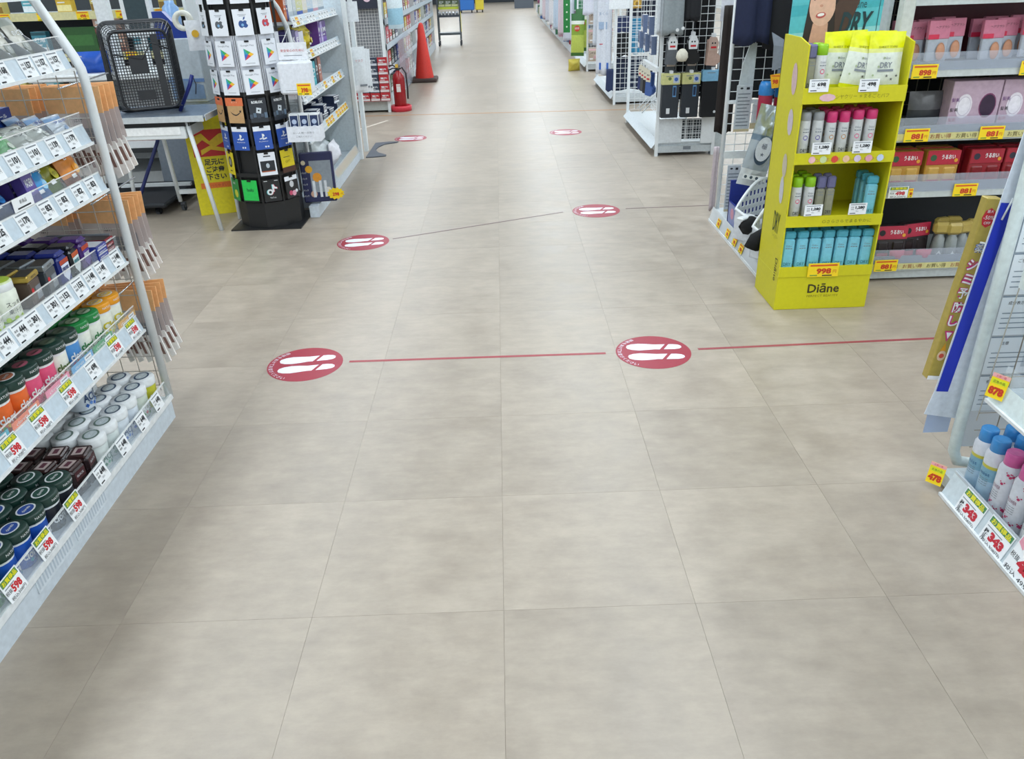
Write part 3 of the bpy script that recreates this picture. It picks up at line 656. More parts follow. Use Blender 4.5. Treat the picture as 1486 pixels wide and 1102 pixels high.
# basket on its end: closed bottom towards the camera, wide rim away
def basket():
    NET = C('23262b', .45, vary=.03); W0, W1, H0, H1, D = .29, .37, .395, .465, .26
    rim = MB(); P = []
    def rr(w, h, r, y, n=5):
        pts = []
        for cx, cz, a0 in ((w/2-r, h/2-r, 0), (-w/2+r, h/2-r, PI/2), (-w/2+r, -h/2+r, PI), (w/2-r, -h/2+r, 1.5*PI)):
            for k in range(n+1): a = a0 + PI/2*k/n; pts.append((cx+r*math.cos(a), y, cz+r*math.sin(a)+H1/2+.01))
        return pts
    R1 = rr(W1, H1, .05, D); rim.tube(R1+[R1[0]], .011, NET, 8); R2 = rr(W1-.01, H1-.01, .05, D-.03); rim.tube(R2+[R2[0]], .006, NET, 6)
    net = MB(); n = 26; R = .0022
    for k in range(7):      # hoops around the sides
        u = k/6; y = u*D; w = W0+(W1-W0)*u; h = H0+(H1-H0)*u
        pts = rr(w, h, .045, y, 4); net.tube(pts+[pts[0]], R if k else .007, NET, 4)
    a, c = rr(W0, H0, .045, 0, 12), rr(W1, H1, .045, D, 12)
    def edge(w, h, y, s):   # point at perimeter fraction
        per = [(w/2, -h/2), (w/2, h/2), (-w/2, h/2), (-w/2, -h/2), (w/2, -h/2)]; s = s*4; i = int(s) % 4; f = s-int(s)
        return (per[i][0]*(1-f)+per[i+1][0]*f, y, (per[i][1]*(1-f)+per[i+1][1]*f)+H1/2+.01)
    for k in range(64): net.tube([edge(W0-.006, H0-.006, .004, k/64), edge(W1-.01, H1-.01, D-.02, k/64)], R, NET, 4)
    bot = MB()
    for k in range(20): x = -W0/2+.012+(W0-.024)*k/19; bot.tube([(x, 0, H1/2+.01-H0/2), (x, 0, H1/2+.01+H0/2)], R, NET, 4)
    for k in range(27): z = H1/2+.01-H0/2+.008+(H0-.016)*k/26; bot.tube([(-W0/2, 0, z), (W0/2, 0, z)], R, NET, 4)
    bot.box(.062, .098, -.003, .001, .05, .42, NET); bot.box(-.07, .02, -.003, .001, .23, .32, NET); bot.tube([(-W0/2, -.002, .33), (0, -.004, .30), (.06, -.002, .38), (W0/2, -.002, .34)], .004, NET, 5)
    bot.box(-.06, .03, -.003, .001, .09, .14, NET)
    side = MB()
    side.box(W0/2-.003, W0/2+.006, .02, .09, .12, .36, NET)
    h = MB(); h.tube([(-W1/2, D+.004, .24), (-W1/2-.014, D+.03, .16), (-W1/2-.01, D+.03, .34), (-W1/2, D+.004, .24)], .005, NET, 6)
    return [('rim', rim, None), ('mesh_side', net, None), ('mesh_bottom', bot, None), ('side_panel', side, None), ('handle', h, None)]
spawn('basket', basket, 'shopping_basket', 'black mesh shopping basket stood on end on the white folding table', 'basket', (-1.93, 4.60, .672), .42)
# flat black hand truck, castor frame and things under / behind the table
t = thing('hand_truck', 'black flat hand truck lying on the floor under the table', 'hand truck', (-2.50, 5.25, 0))
MB().box(-.40, .34, -.27, .36, .055, .085, C('20242a', .55), .01).build('platform', t)
for x, y in ((-.3, -.2), (.26, -.2), (-.3, .28), (.26, .28)): MB().at(x, y, .026, 0, PI/2).cyl(.026, -.012, .012, C('15171a', .5)).build('wheel', t)
MB().tube([(.14, -.25, .05), (.17, -.28, .09), (.33, -.15, .44), (.42, -.05, .68)], .011, C('1e2a66', .35), 8).build('handle', t)
t = thing('castor_frame', 'white steel castor frame standing behind the folding table', 'frame', (-1.985, 5.24, 0))
MB().tube([(-.13, -.12, .06), (-.155, -.12, .62)], .014, METAL, 8).build('post', t); MB().tube([(.22, .02, .06), (.22, .02, .62)], .014, METAL, 8).build('post', t)
MB().box(-.13, .22, -.13, -.1, .11, .135, METAL).build('rail', t); MB().box(-.6, -.13, .1, .13, .11, .13, METAL).build('rail', t)
for x, y in ((-.115, -.12), (.22, .02)):
    o = MB().at(x, y, .024, 0, PI/2).cyl(.024, -.010, .010, C('17191c', .5)).box(-.03, .0, -.014, .014, -.014, .014, C('4a4d52', .4)).build('castor', t)
b = MB(); b.at(0, 0, 0, -.06).box(-.15, .12, 0, .03, 0, .42, C('7e8894', .45)); b.box(.09, .12, -.004, 0, .0, .42, C('c6bfae', .5)); tag(b.build('board', None, (-2.25, 5.60, .0)), 'grey panel leaning under the table behind the blue handle', 'board')
b = MB(); b.box(-.13, .13, -.15, .15, 0, .38, C('a4713f', .6, bump=.2), .003); b.rect(-.12, .12, .16, .19, C('b9503a', .5), y=-.151); b.rect(-.12, .12, .06, .09, C('b9503a', .5), y=-.151); b.box(-.13, .13, -.02, .02, .3802, .3812, C('caa25e', .35)); tag(b.build('cardboard_box', None, (-1.955, 5.70, 0)), 'brown cardboard box with red print behind the yellow sign', 'box')
b = MB(); b.box(-.12, .12, -.1, .1, 0, .10, C('a51f2c', .4), .005); b.box(-.12, .12, -.1, .1, -.05, 0, PAPER, .003); b.box(-.10, .10, -.102, -.1, .02, .07, C('7c1420')); tag(b.build('red_box', None, (-2.52, 5.74, .3605)), 'red and white box on the low rack under the table', 'box')
b = MB(); b.box(-.55, .4, 0, .2, .28, .31, C('2a2d31', .5)); [b.box(x, x+.03, .01, .19, 0, .28, C('2a2d31')) for x in (-.5, .35)]; tag(b.build('low_rack', None, (-2.52, 5.64, 0)), 'dark low rack behind the hand truck', 'rack')
# yellow A-board
t = thing('floor_sign', 'yellow standing board with red picture and slippery floor warning, beside the card tower', 'sign', (-1.83, 5.07, 0), .28)
def signface(nm, rx, y0):
    b = MB(); b.at(0, y0, 0, rx); b.box(-.135, .135, 0, .006, .0, .60, C('e3d40e', .5), .002)
    b.rect(-.105, .115, .36, .52, C('c8201c', .5), y=-.0006)
    b.poly([(-.10, .42), (-.04, .46), (.02, .41), (.08, .44), (.11, .50), (.06, .49), (0, .45), (-.04, .50), (-.10, .48)], C('e9c21a'), y=-.0012); b.poly([(-.06, .37), (.0, .40), (.09, .38), (.10, .40), (0, .425), (-.06, .40)], C('e9c21a'), y=-.0014)
    for i, s in enumerate(('足元に', 'ご注意', '下さい')): b.text(s, .005, .325-.045*i, .038, INK, y=-.001, bold=.03)
    b.rect(-.10, .115, .165, .20, C('e87a1a'), y=-.0006); b.text('すべりやすい', 0, .182, .018, RED, y=-.0012)
    return b.build(nm, t)
signface('front_panel', -.10, -.07); b = MB(); b.at(0, .11, 0, .10); b.box(-.135, .135, 0, .006, 0, .60, C('e3d40e', .5), .002); b.build('rear_panel', t)
# printer desk behind
t = thing('printer_desk', 'white counter desk behind the basket', 'desk', (-2.3, 5.75, 0))
b = MB(); b.box(-.75, .24, -.32, .2, .78, .82, WHITE, .006); b.build('desktop', t)
for x in (-.72, .21): MB().box(x-.02, x+.02, -.28, -.24, 0, .78, METAL).build('leg', t)
MB().box(-.7, .3, .1, .12, .2, .78, C('b9c0c6')).build('modesty_panel', t)
b = MB(); b.box(-.12, .10, -.14, .2, 0, .37, C('c2ccd3', .4), .006); b.box(-.12, .10, -.145, -.14, .12, .14, C('6f8fc0', .4)); b.poly([(-.11, .02), (.09, .02), (.09, .10), (-.11, .16)], C('7d97b8', .4), y=-.1465); tag(b.build('storage_box', None, (-1.93, 5.34, .66)), 'pale grey box between basket and card tower', 'box')
b = MB(); b.box(-.1, .1, -.13, .12, 0, .66, C('9ba6ae', .45)); tag(b.build('pedestal', None, (-1.93, 5.34, 0)), 'grey pedestal carrying the pale grey box', 'pedestal')
b = MB(); b.plate([(-.12, 0), (.11, 0), (.11, .045), (.02, .05), (-.06, .15), (-.12, .15)], .075, C('1f3c94', .35)); t = thing('tape_dispenser', 'blue tape dispenser with a cream tape roll on the pale grey box', 'tape dispenser', (-1.95, 5.22, 1.03), .1); b.build('body', t)
b = MB(); b.at(.05, .018, .095, PI/2).lathe([(.032, -.02), (.058, -.02), (.058, .02), (.032, .02), (.032, -.02)], C('e7e6da', .5), 20); b.build('tape_roll', t)
t = thing('register_screen', 'white framed monitor seen over the basket', 'monitor', (-2.33, 5.65, .82))
b = MB(); b.box(-.10, .10, -.02, .02, .20, .52, WHITE, .008); b.rect(-.07, .07, .23, .49, C('3a4a50', .2), y=-.021); b.build('screen', t); MB().cyl(.02, 0, .2, METAL).cyl(.07, 0, .01, METAL).build('stand', t)
tag(MB().box(-.02, .07, -.03, .03, 0, 1.3, WHITE, .004).build('white_post', None, (-2.62, 5.75, .82)), 'white upright post left of the framed monitor', 'post')
b = MB(); b.lathe([(0, 0), (.05, 0), (.055, .09), (.05, .16), (.03, .18), (.03, .2), (0, .2)], C('8fb6e4', .2), 16); tag(b.build('water_jug', None, (-2.09, 5.58, 1.03+.0)), 'pale blue plastic jug behind the tape dispenser', 'jug')
b = MB(); b.box(-.07, .07, -.06, .09, 0, .21, C('a7adb2', .4)); tag(b.build('grey_box', None, (-2.09, 5.60, .82)), 'small grey box under the blue jug', 'box')
b = MB(); b.pillow(.22, .13, .09, [(1, C('1e55b8', .35))], 8, 6, rough_=.6, seed=4); tag(b.build('blue_cloth', None, (-2.66, 5.55, .82), .2), 'blue cloth bundle lying on the desk left of the basket', 'cloth')
b = MB(); b.tube([(0, 0, 0), (.08, .02, .14), (.10, .03, .19)], .011, C('1f2c78', .3), 8); b.tube([(.10, .03, .19), (.115, .02, .14), (.11, .0, .09)], .003, INK, 5); tag(b.build('lever_rod', None, (-1.85, 4.76, .673)), 'dark blue rod leaning up from the table beside the basket', 'rod')
b = MB(); b.pillow(.10, .16, .02, [(1, C('e9edf2', .3))], 6, 6, rough_=.8, seed=9); b.disc(.0, .09, .02, C('e2b12a'), y=-.02); tag(b.build('plastic_bag', None, (-1.73, 4.92, .98), .3), 'white crumpled plastic bag with a yellow star hanging left of the tower', 'bag')

# ---- back-left gondola facing the camera
t = thing('wall_shelf', 'shelf unit behind the desk with yellow price cards', 'shelf unit', (-3.1, 5.98, 0))
for z in (.35, .62, .88, 1.145):
    o = MB().box(-.95, .95, 0, .5, z, z+.02, METAL).box(-.95, .95, -.012, 0, z-.022, z+.028, C('d9d2a0', .5)).build('shelf', t)
    for k in range(7): put('price_tag', tagm('y', '498'), o, (-.82+.27*k, -.014, z-.022))
MB().box(-.95, .95, .5, .52, 0, 1.8, C('3a3f44', .5)).build('back_panel', t); MB().box(-.95, .95, -.01, .5, 0, .08, METAL).build('base', t)
for x in (-.96, .95): MB().box(x, x+.02, 0, .5, 0, 1.8, METAL).build('side_panel', t)
cols = ['5aa7b5', '6fb7c4', 'd6b23c', '4b93a6', 'c9b86a', '8ec2cf']
GB = {}
for i, h in enumerate(cols): GB['goods%d' % i] = (pack(.10, .07, .15, C(h, .35), C(['e4ecee', '2f6f7f', 'f0e2a0', 'e8eef2', '8a6a2a', '3d7f92'][i]), ['薬用', 'ケア', '入浴剤', '薬用', '保湿', 'ミルク'][i], WHITE, C('2c5a66')), ['teal', 'pale teal', 'mustard', 'sea blue', 'sand', 'ice blue'][i] + ' carton')
for r, z in enumerate((1.166, .901, .641)):
    for k in range(8):
        if r == 1 and k in (4, 5): continue
        i = (k*2+r*3) % 6
        if r == 0 and k > 4: i = (2, 4)[k % 2]
        spawn('goods%d' % i, GB['goods%d' % i][0], 'carton', '%s, %s from the left on the %s shelf behind the desk' % (GB['goods%d' % i][1], ORD[k], ['upper', 'middle', 'lower'][r]), 'carton', (-3.1-.84+.235*k, 6.10, z), random.uniform(-.1, .1), 'cartons behind the desk')
b = MB(); b.box(-.13, .13, -.01, 0, 0, .17, C('2d5a2c', .5)); b.rect(-.09, .09, .05, .12, C('3c7038'), y=-.011); tag(b.build('green_board', None, (-2.92, 6.02, .905)), 'dark green board standing on the middle shelf behind the desk', 'board')
for k in range(4):
    b = MB()
    spawn('pinkface', pack(.09, .06, .12, C('c9a08c', .4), C('8c5a4e'), '美容', WHITE), 'pink_carton', 'flesh pink carton, %s of four left of the basket' % ORD[k], 'carton', (-2.76+.10*(k % 2), 6.04, .901+.121*(k//2)), 0, 'flesh pink cartons left of the basket')
# ================================================================ LEFT: black card tower
TC = Vector((-1.43, 4.80, 0))
t = thing('card_tower', 'tall black many-sided card tower on a square base plate', 'card stand', TC)
BK = C('1a1b1d', .45)
MB().box(-.21, .21, -.20, .20, 0, .008, BK).build('base_plate', t)
def ngon(r, n=10, a0=.0): return [(r*math.sin(a0+2*PI*(k+.5)/n), -r*math.cos(a0+2*PI*(k+.5)/n)) for k in range(n)]
TH0 = math.radians(21)
b = MB(); b.prism(ngon(.190, a0=TH0), .008, .155, BK); b.prism(ngon(.196, a0=TH0), .155, .160, BK); b.build('plinth', t)
MB().prism(ngon(.175, a0=TH0), .16, 1.72, BK).build('core', t)
b = MB()
for z in (.312, .468, .617, .760, 1.225): b.prism(ngon(.200, a0=TH0), z, z+.022, BK)
for k in range(10):
    a = TH0+2*PI*(k+.5)/10; b.at(.193*math.sin(a), -.193*math.cos(a), 0, 0, 0, a).box(-.006, .006, -.004, .01, .16, 1.72, BK)
b.build('frame_rib', t)
b = MB(); b.prism(ngon(.198, a0=TH0), .775, 1.07, C('cfd3dc', .5)); b.build('white_sleeve', t)
pg = MB(); pg.box(-.003, .003, -.028, 0, 0, .004, BK); pg.box(-.012, .012, -.028, -.024, -.004, .005, BK); pgm = pg.mesh('peg')
def cardbase(bg, w_=.096, h=.128, top=None):
    b = MB(); b.box(-w_/2, w_/2, 0, .0016, 0, h, bg)
    if top: b.rect(-w_/2, w_/2, h*.80, h, top, y=-.0003)
    return b
CW = C('e6eaf1', .4, vary=.02)
def c_fruit(col):      # white card, bitten-fruit emblem
    def mk():
        b = cardbase(CW); x0, z0 = 0, .055
        b.disc(-.010, z0, .0145, col, sz=1.25); b.disc(.010, z0, .0145, col, y=-.0006, sz=1.25); b.disc(.027, z0+.005, .010, CW, y=-.0009)
        b.poly([(.001, z0+.020), (.006, z0+.034), (.014, z0+.036), (.010, z0+.024)], col); b.disc(-.004, z0-.004, .007, C('7fb0d8'), y=-.0010)
        b.rect(-.022, .022, .100, .102, FADE); b.rect(-.016, .016, .094, .096, FADE)
        return [('card', b, None)]
    return mk
def c_play():
    b = cardbase(CW); z0 = .058; A_, B_, C_ = (-.022, z0+.030), (-.022, z0-.030), (.028, z0)
    M_ = (-.002, z0)
    b.poly([A_, (-.022, z0), M_], C('2f9fb8', .5)); b.poly([A_, M_, (.012, z0+.010)], C('3fae5a', .5)); b.poly([(-.022, z0), B_, M_], C('3a66c0', .5)); b.poly([B_, (.012, z0-.010), M_], C('d8414a', .5)); b.poly([M_, (.012, z0-.010), C_, (.012, z0+.010)], C('f0bc2e', .5))
    b.text('Google Play', 0, .102, .011, FADE, w=.07); b.rect(-.02, .028, .012, .014, FADE)
    return [('card', b, None)]
def c_smile():
    b = cardbase(C('c19a6b', .5)); b.rect(-.054, .054, .092, .135, C('dd7448', .5)); b.text('ギフト', 0, .112, .012, C('f0c9b0'))
    P = [(-.032+.064*i/8, .064-.018*math.sin(PI*i/8)) for i in range(9)]; P += [(x, z-.006) for x, z in reversed(P[1:-1])]
    b.poly(P, INK); b.poly([(.022, .067), (.036, .069), (.034, .055)], INK); return [('card', b, None)]
def c_block():
    b = cardbase(C('2b3038', .4)); b.text('ROBLOX', 0, .108, .014, WHITE, w=.06, bold=.04)
    for i in range(5): b.rect(-.05+.02*i, -.034+.02*i, .022+.006*(i % 2), .045+.006*(i % 3), C(['4a5563', '5a6f84', '39424f'][i % 3]))
    b.at(0, 0, 0); b.poly([(-.014, .052), (.012, .046), (.018, .074), (-.008, .080)], C('cfd8de'), y=-.0008); b.disc(.002, .063, .005, INK, y=-.0011); return [('card', b, None)]
def c_pad():
    b = cardbase(C('2c55ad', .4), top=CW); z = .068
    b.poly([(-.004, z-.012), (-.004, z+.020), (.008, z+.016), (.010, z+.004), (.003, z+.004), (.003, z-.014)], WHITE); b.poly([(-.022, z-.008), (-.006, z-.002), (-.006, z-.008), (-.014, z-.012)], WHITE); b.poly([(.004, z-.006), (.020, z-.002), (.022, z-.008), (.004, z-.014)], WHITE)
    b.text('PlayStation', 0, .044, .007, WHITE, w=.05); b.disc(.008, .015, .005, WHITE); b.disc(.022, .015, .005, WHITE); return [('card', b, None)]
def c_yellow():
    b = cardbase(C('e2cf1a', .45)); b.disc(0, .072, .024, INK, y=-.0004, sz=1.35); b.disc(0, .072, .015, C('8f8f86'), y=-.0008, sz=1.3); b.rect(-.014, .014, .018, .024, INK); return [('card', b, None)]
def c_ipad():
    b = cardbase(CW); b.rect(-.018, .022, .104, .110, INK); b.rect(-.040, .040, .025, .082, C('272c33', .3), y=-.0004); b.disc(0, .055, .010, C('b9c4cc'), y=-.0009, sz=1.4); b.rect(-.038, .038, .020, .026, C('a8532e'), y=-.0012); return [('card', b, None)]
def c_yellow2():
    b = cardbase(C('d8c41c', .45)); b.rect(-.03, .02, .085, .088, INK); b.rect(-.05, .05, .0, .03, C('4a2b20'), y=-.0004); b.text('GIFT', 0, .06, .014, C('8f7c1a')); return [('card', b, None)]
def c_leafy():
    b = cardbase(C('2f8f43', .45)); b.disc(.006, .04, .024, C('cfcf3a')); b.text('LINE', -.01, .10, .012, WHITE); return [('card', b, None)]
def c_hulu():
    b = cardbase(C('23c552', .45)); b.text('hulu', 0, .072, .020, C('14703a'), bold=.03); b.rect(-.05, .05, .0, .010, C('1c2a20'), y=-.0004); return [('card', b, None)]
def c_note():
    b = cardbase(BK)
    for dx, cc, y in ((-.003, C('4cc6cc'), -.0004), (.003, C('d8385a'), -.0006), (0, WHITE, -.0009)):
        b.disc(-.012+dx, .055, .017, cc, y=y, n=18); b.poly([(.003+dx, .055), (.003+dx, .098), (.012+dx, .098), (.012+dx, .055)], cc, y=y); b.poly([(.012+dx, .098), (.018+dx, .084), (.030+dx, .080), (.030+dx, .071), (.012+dx, .074)], cc, y=y)
    b.disc(-.012, .055, .008, BK, y=-.0012); b.text('TikTok', 0, .022, .008, WHITE, w=.036); b.rect(-.04, -.02, .118, .121, WHITE); b.rect(.02, .04, .118, .121, WHITE); return [('card', b, None)]
def c_cat():
    b = cardbase(C('1d1e22', .4), top=CW); b.disc(0, .08, .016, C('c8ccd0'), sz=1.2); b.disc(-.015, .03, .014, C('c24a6a')); b.disc(.01, .025, .016, C('e0a0b4')); b.disc(.03, .035, .01, C('d8dde0')); return [('card', b, None)]
def card(key, mk, row_z, k, nm, pegs=True):
    a = TH0 + k*PI/5; d = Vector((math.sin(a), -math.cos(a), 0)); p = TC + d*.207
    colw = {-3: 'hidden left', -2: 'far left', -1: 'left', 0: 'centre', 1: 'right', 2: 'far right'}[k]
    spawn(key, mk, 'gift_card', nm % colw if '%s' in nm else nm, 'gift card', (p.x, p.y, row_z-.135), a, 'gift cards on the black tower', rx=-.04)
    pq = TC + d*.178; put('peg', pgm, t, (pq.x-TC.x, pq.y-TC.y, row_z-.012), a)
for k in (-2, -1, 0, 1):
    card('c_fr%d' % k, c_fruit(C({-2: '23262b', -1: '5a5f66', 0: '2a4f8f', 1: 'c8404e'}[k])), 1.205, k, 'white card with %s fruit emblem, upper row, %%s face' % {-2: 'black', -1: 'dark grey', 0: 'blue', 1: 'red'}[k])
    card('c_fr0', c_fruit(C('2a4f8f')), 1.36, k, 'white emblem card cut by the top of the photo, %s face of the tower')
    card('c_play', c_play, 1.052, k, 'white card with coloured play triangle, upper triangle row, %s face')
    card('c_play', c_play, .904, k, 'white card with coloured play triangle, lower triangle row, %s face')
    card('c_pad', c_pad, .605, k, 'blue console card with white top edge, %s face of the tower')
card('c_smile', c_smile, .755, -2, 'brown smile card, %s face'); card('c_smile', c_smile, .755, -1, 'brown smile card, %s face')
card('c_block', c_block, .755, 0, 'dark block game card, %s face'); card('c_block', c_block, .755, 1, 'dark block game card, %s face')
card('c_yellow', c_yellow, .458, -2, 'yellow card with dark oval, %s face'); card('c_ipad', c_ipad, .458, 0, 'white card with dark screen, %s face'); card('c_y2', c_yellow2, .458, 1, 'yellow card with dark lower edge, %s face')
card('c_leafy', c_leafy, .305, -2, 'green card with yellow spot, %s face'); card('c_hulu', c_hulu, .305, -1, 'bright green card, %s face'); card('c_note', c_note, .305, 0, 'black card with white music note, %s face'); card('c_cat', c_cat, .305, 1, 'black card with pink and white pictures, %s face')

# ================================================================ LEFT: second gondola (stationery) behind the tower
FXD = -1.205
d = thing('aisle_shelf', 'white shelf unit with pale boxes behind the black card tower', 'shelf unit', (0, 0, 0))
MB().box(-1.60, -1.155, 5.06, 6.495, .002, .073, C('c9d3dc', .45)).build('base', d); MB().box(-1.212, -1.155, 4.83, 5.058, .002, .073, C('c9d3dc', .45)).build('base', d)
b = MB(); b.box(-1.62, -1.60, 5.04, 6.5, 0, 1.6, WHITE); b.build('back_panel', d)
b = MB(); b.box(-1.62, -1.15, 6.50, 6.525, 0, 1.6, C('cdd8df', .4)); b.box(-1.165, -1.13, 6.49, 6.53, 0, 1.6, METAL, .004); b.build('end_panel', d)
b = MB(); b.tube([(-1.225, 5.05, .05), (-1.225, 5.05, 1.0), (-1.235, 5.05, 1.08), (-1.27, 5.05, 1.18), (-1.37, 5.05, 1.34)], .013, METAL, 10); b.build('end_frame', d)
b = MB()
for k in range(7): b.tube([(-1.25-.055*k, 5.055, .08), (-1.25-.055*k, 5.055, 1.15)], .0016, METAL, 4)
for k in range(19): b.tube([(-1.23, 5.055, .1+.055*k), (-1.6, 5.055, .1+.055*k)], .0016, METAL, 4)
b.build('wire_panel', d)
DZ = [.405, .645, .875, 1.078]
for i, z in enumerate(DZ):
    x = FXD
    b = MB(); b.box(-1.60, x, 5.07, 6.49, z+.012, z+.028, METAL); b.quad((x+.004, 5.07, z), (x+.004, 6.49, z), (x-.010, 6.49, z+.055), (x-.010, 5.07, z+.055), C('c4d2dd', .35)); b.box(x-.004, x+.009, 5.07, 6.49, z-.004, z+.004, WHITE)
    o = b.build('shelf', d)
    for k in range(15):
        if random.random() < .8:
            kind, pr = (('y', '398') if (i == 0 and k > 5) or random.random() < .06 else ('w', '%d' % (98+10*random.randrange(40))))
            put('price_tag', tagm(kind, pr, wide=.075, h=.046), o, (x+.006, 5.12+.094*k, z+.003), PI/2, rx=-SL)
b = MB(); b.quad((-1.150, 5.02, .07), (-1.150, 6.49, .07), (-1.178, 6.49, .13), (-1.178, 5.02, .13), A('d5e2ee', .5)); o = b.build('front_rail', d)
for k in range(8): put('price_tag', tagm('y', '398', wide=.11, h=.05), o, (-1.155, 5.6+.115*k, .075), PI/2, rx=-.42)
def books(z, y0, items, place, dx=.13, rows=2):
    y = y0
    for n, (w_, dd, h, c1, c2, txt, nm) in enumerate(items):
        key = ('bk', w_, h, c1); P = pack(w_, dd, h, C(c1, .38), C(c2, .38), txt, WHITE)
        for r in range(rows): spawn(key, P, 'carton', '%s, %s, %s' % (nm, 'front' if r == 0 else 'behind', place), 'carton', (-1.245-dd/2-dx*r, y+w_/2, z), PI/2+random.uniform(-.05, .05), 'goods on the stationery shelf')
        y += w_ + .006
books(DZ[3]+.028, 5.08, [(.05, .08, .16, 'c9622f', 'e08a50', 'A5', 'orange upright box'), (.04, .08, .16, '3a2f6a', '5a4f9a', 'B5', 'dark violet upright box'), (.11, .1, .15, 'dfe6ea', 'c0ccd4', 'ノート', 'white wide box'), (.10, .1, .15, 'cdd6dc', 'aebcc6', 'メモ', 'pale grey wide box'), (.16, .1, .13, 'd8d9a0', '3a62c0', 'ペン', 'pale yellow box with blue oval'), (.14, .1, .12, 'e9e4d8', 'c8b8a8', '付箋', 'cream box'), (.16, .1, .13, 'c9d8e6', '7da0c8', '封筒', 'pale blue box'), (.16, .1, .12, 'eceef0', 'd8a0b0', 'のり', 'white box with pink print'), (.2, .1, .12, 'd5dde2', '9aacb8', '定規', 'pale box by the end panel')], 'top stationery shelf', rows=1)
books(DZ[2]+.028, 5.08, [(.09, .08, .15, '2f2a63', '4a4490', 'K', 'navy violet box'), (.09, .08, .15, '3a3470', '564fa0', 'K', 'dark indigo box'), (.08, .08, .14, 'a59ac8', 'c0b8dc', 'F', 'lilac box'), (.12, .08, .13, 'd9dce8', 'e3b0c0', 'フィルム', 'white and pink box')], 'second stationery shelf')
YB = {'ybag': (bag(.17, .15, .08, C('d8c21a', .3), C('efe06a'), C('b39a10'), 'かん', INK, 33, .8, .95, .6, '★'), 'bright yellow crumpled bag')}
for r in range(4): spawn('ybag', YB['ybag'][0], 'snack_bag', 'bright yellow bag, %s, on the second stationery shelf' % ['front left', 'front right', 'rear left', 'rear right'][r], 'bag', (-1.29-.09*(r//2), 5.55+.2*(r % 2), DZ[2]+.029), PI/2, 'yellow bags on the second stationery shelf', rx=-.15)
books(DZ[2]+.028, 5.95, [(.07, .08, .16, '6b3f9a', 'b9a0d8', 'M', 'violet box'), (.08, .08, .15, 'b7a5e0', 'd8ccf0', 'M', 'pale violet box'), (.1, .08, .15, '5c3a8c', '8a6ac0', 'M', 'deep violet box')], 'second stationery shelf, far end')
books(DZ[1]+.028, 5.28, [(.07, .1, .12, 'c98f8a', 'e0b8b0', 'D', 'dusty rose box'), (.08, .1, .13, '8c8fd0', 'b0b4e4', 'D', 'periwinkle box'), (.07, .1, .14, 'dcc6d0', 'e8d8e0', 'D', 'pale pink box'), (.07, .1, .14, 'cfd0dc', 'e4e4ec', 'D', 'pale lilac box'), (.10, .1, .16, '2fa3b5', '5fc4d2', 'D', 'teal box'), (.09, .1, .17, '2a2c3a', '44485a', 'D', 'black tall box'), (.10, .1, .17, 'b06a5a', 'c88a7a', 'D', 'copper tall box')], 'third stationery shelf')
for k in range(10):
    for lay in range(2 if k % 3 else 1):
        spawn('bulbpack', pack(.10, .09, .055, C('22304f', .35), C('dfe4ec'), 'LED', WHITE, C('e4e8ee')), 'small_carton', 'navy and white small carton, %s along, %s layer, lowest hung stationery shelf' % (ORD[k], ['lower', 'upper'][lay]), 'carton', (-1.27-.1*(k % 2), 5.30+.112*k, DZ[0]+.029+.0555*lay), PI/2+random.uniform(-.2, .2), 'navy and white small cartons')
b = MB(); b.pillow(.42, .20, .16, [(1, C('dde5e8', .25, alpha=.85))], 10, 8, rough_=.9, seed=14); tag(b.build('plastic_sack', None, (-1.36, 5.95, .075), PI/2), 'crumpled clear plastic sack on the bottom stationery deck', 'sack')
b = MB(); b.pillow(.22, .17, .10, [(1, C('e6e6ee', .3))], 8, 8, rough_=.9, seed=15); tag(b.build('white_bag', None, (-1.27, 6.0, .075), PI/2), 'small white bag in front of the clear sack', 'bag')
for k in range(4):
    spawn('greenbox', pack(.13, .1, .10, C('1f4a3c', .4), C('37705a'), '茶', WHITE), 'green_carton', 'dark green carton on the bottom stationery deck, %s from the end panel' % ORD[k], 'carton', (-1.42, 6.38-.15*k, .075), PI/2, 'dark green cartons')
b = MB(); b.box(-.09, .09, -.03, .03, 0, .16, C('6a4a3c', .4)); b.rect(-.08, .08, .02, .07, C('b8452f'), y=-.031); b.disc(.03, .11, .02, C('c99a3a'), y=-.031); tag(b.build('brown_box', None, (-1.23, 5.42, .075), PI/2), 'brown and red upright box beside the navy picture bag', 'box')
# hanging white leaflet holder with cards at the near end
t = thing('leaflet_holder', 'white boxy leaflet holder with yellow price card hanging at the shelf post', 'holder', (-1.135, 4.64, .757))
b = MB(); b.box(-.09, .09, 0, .09, 0, .17, C('e3e7ef', .4), .01); b.rect(-.06, .05, .02, .022, FADE); b.build('holder_body', t)
b = MB(); b.box(-.08, .08, .04, .044, .178, .265, C('e8ebf1', .5)); b.text('安全安心のために', 0, .225, .014, RED, y=.039, w=.13); b.rect(-.05, .05, .197, .2, FADE, y=.0395); b.build('message_card', t)
put('price_tag', tagm('y', '398', wide=.08, h=.062), t, (.045, -.004, -.005), -.05)
b = MB(); b.tube([(-.088, .415, .33), (-.06, .08, .26), (.0, .05, .262)], .0025, METAL, 5); b.tube([(-.088, .415, .05), (-.06, .10, .03)], .003, METAL, 5); b.build('hanger_wire', t)
t = thing('sample_tray', 'white box tray holding navy bulb cartons below the leaflet holder', 'tray', (-1.128, 4.64, .500))
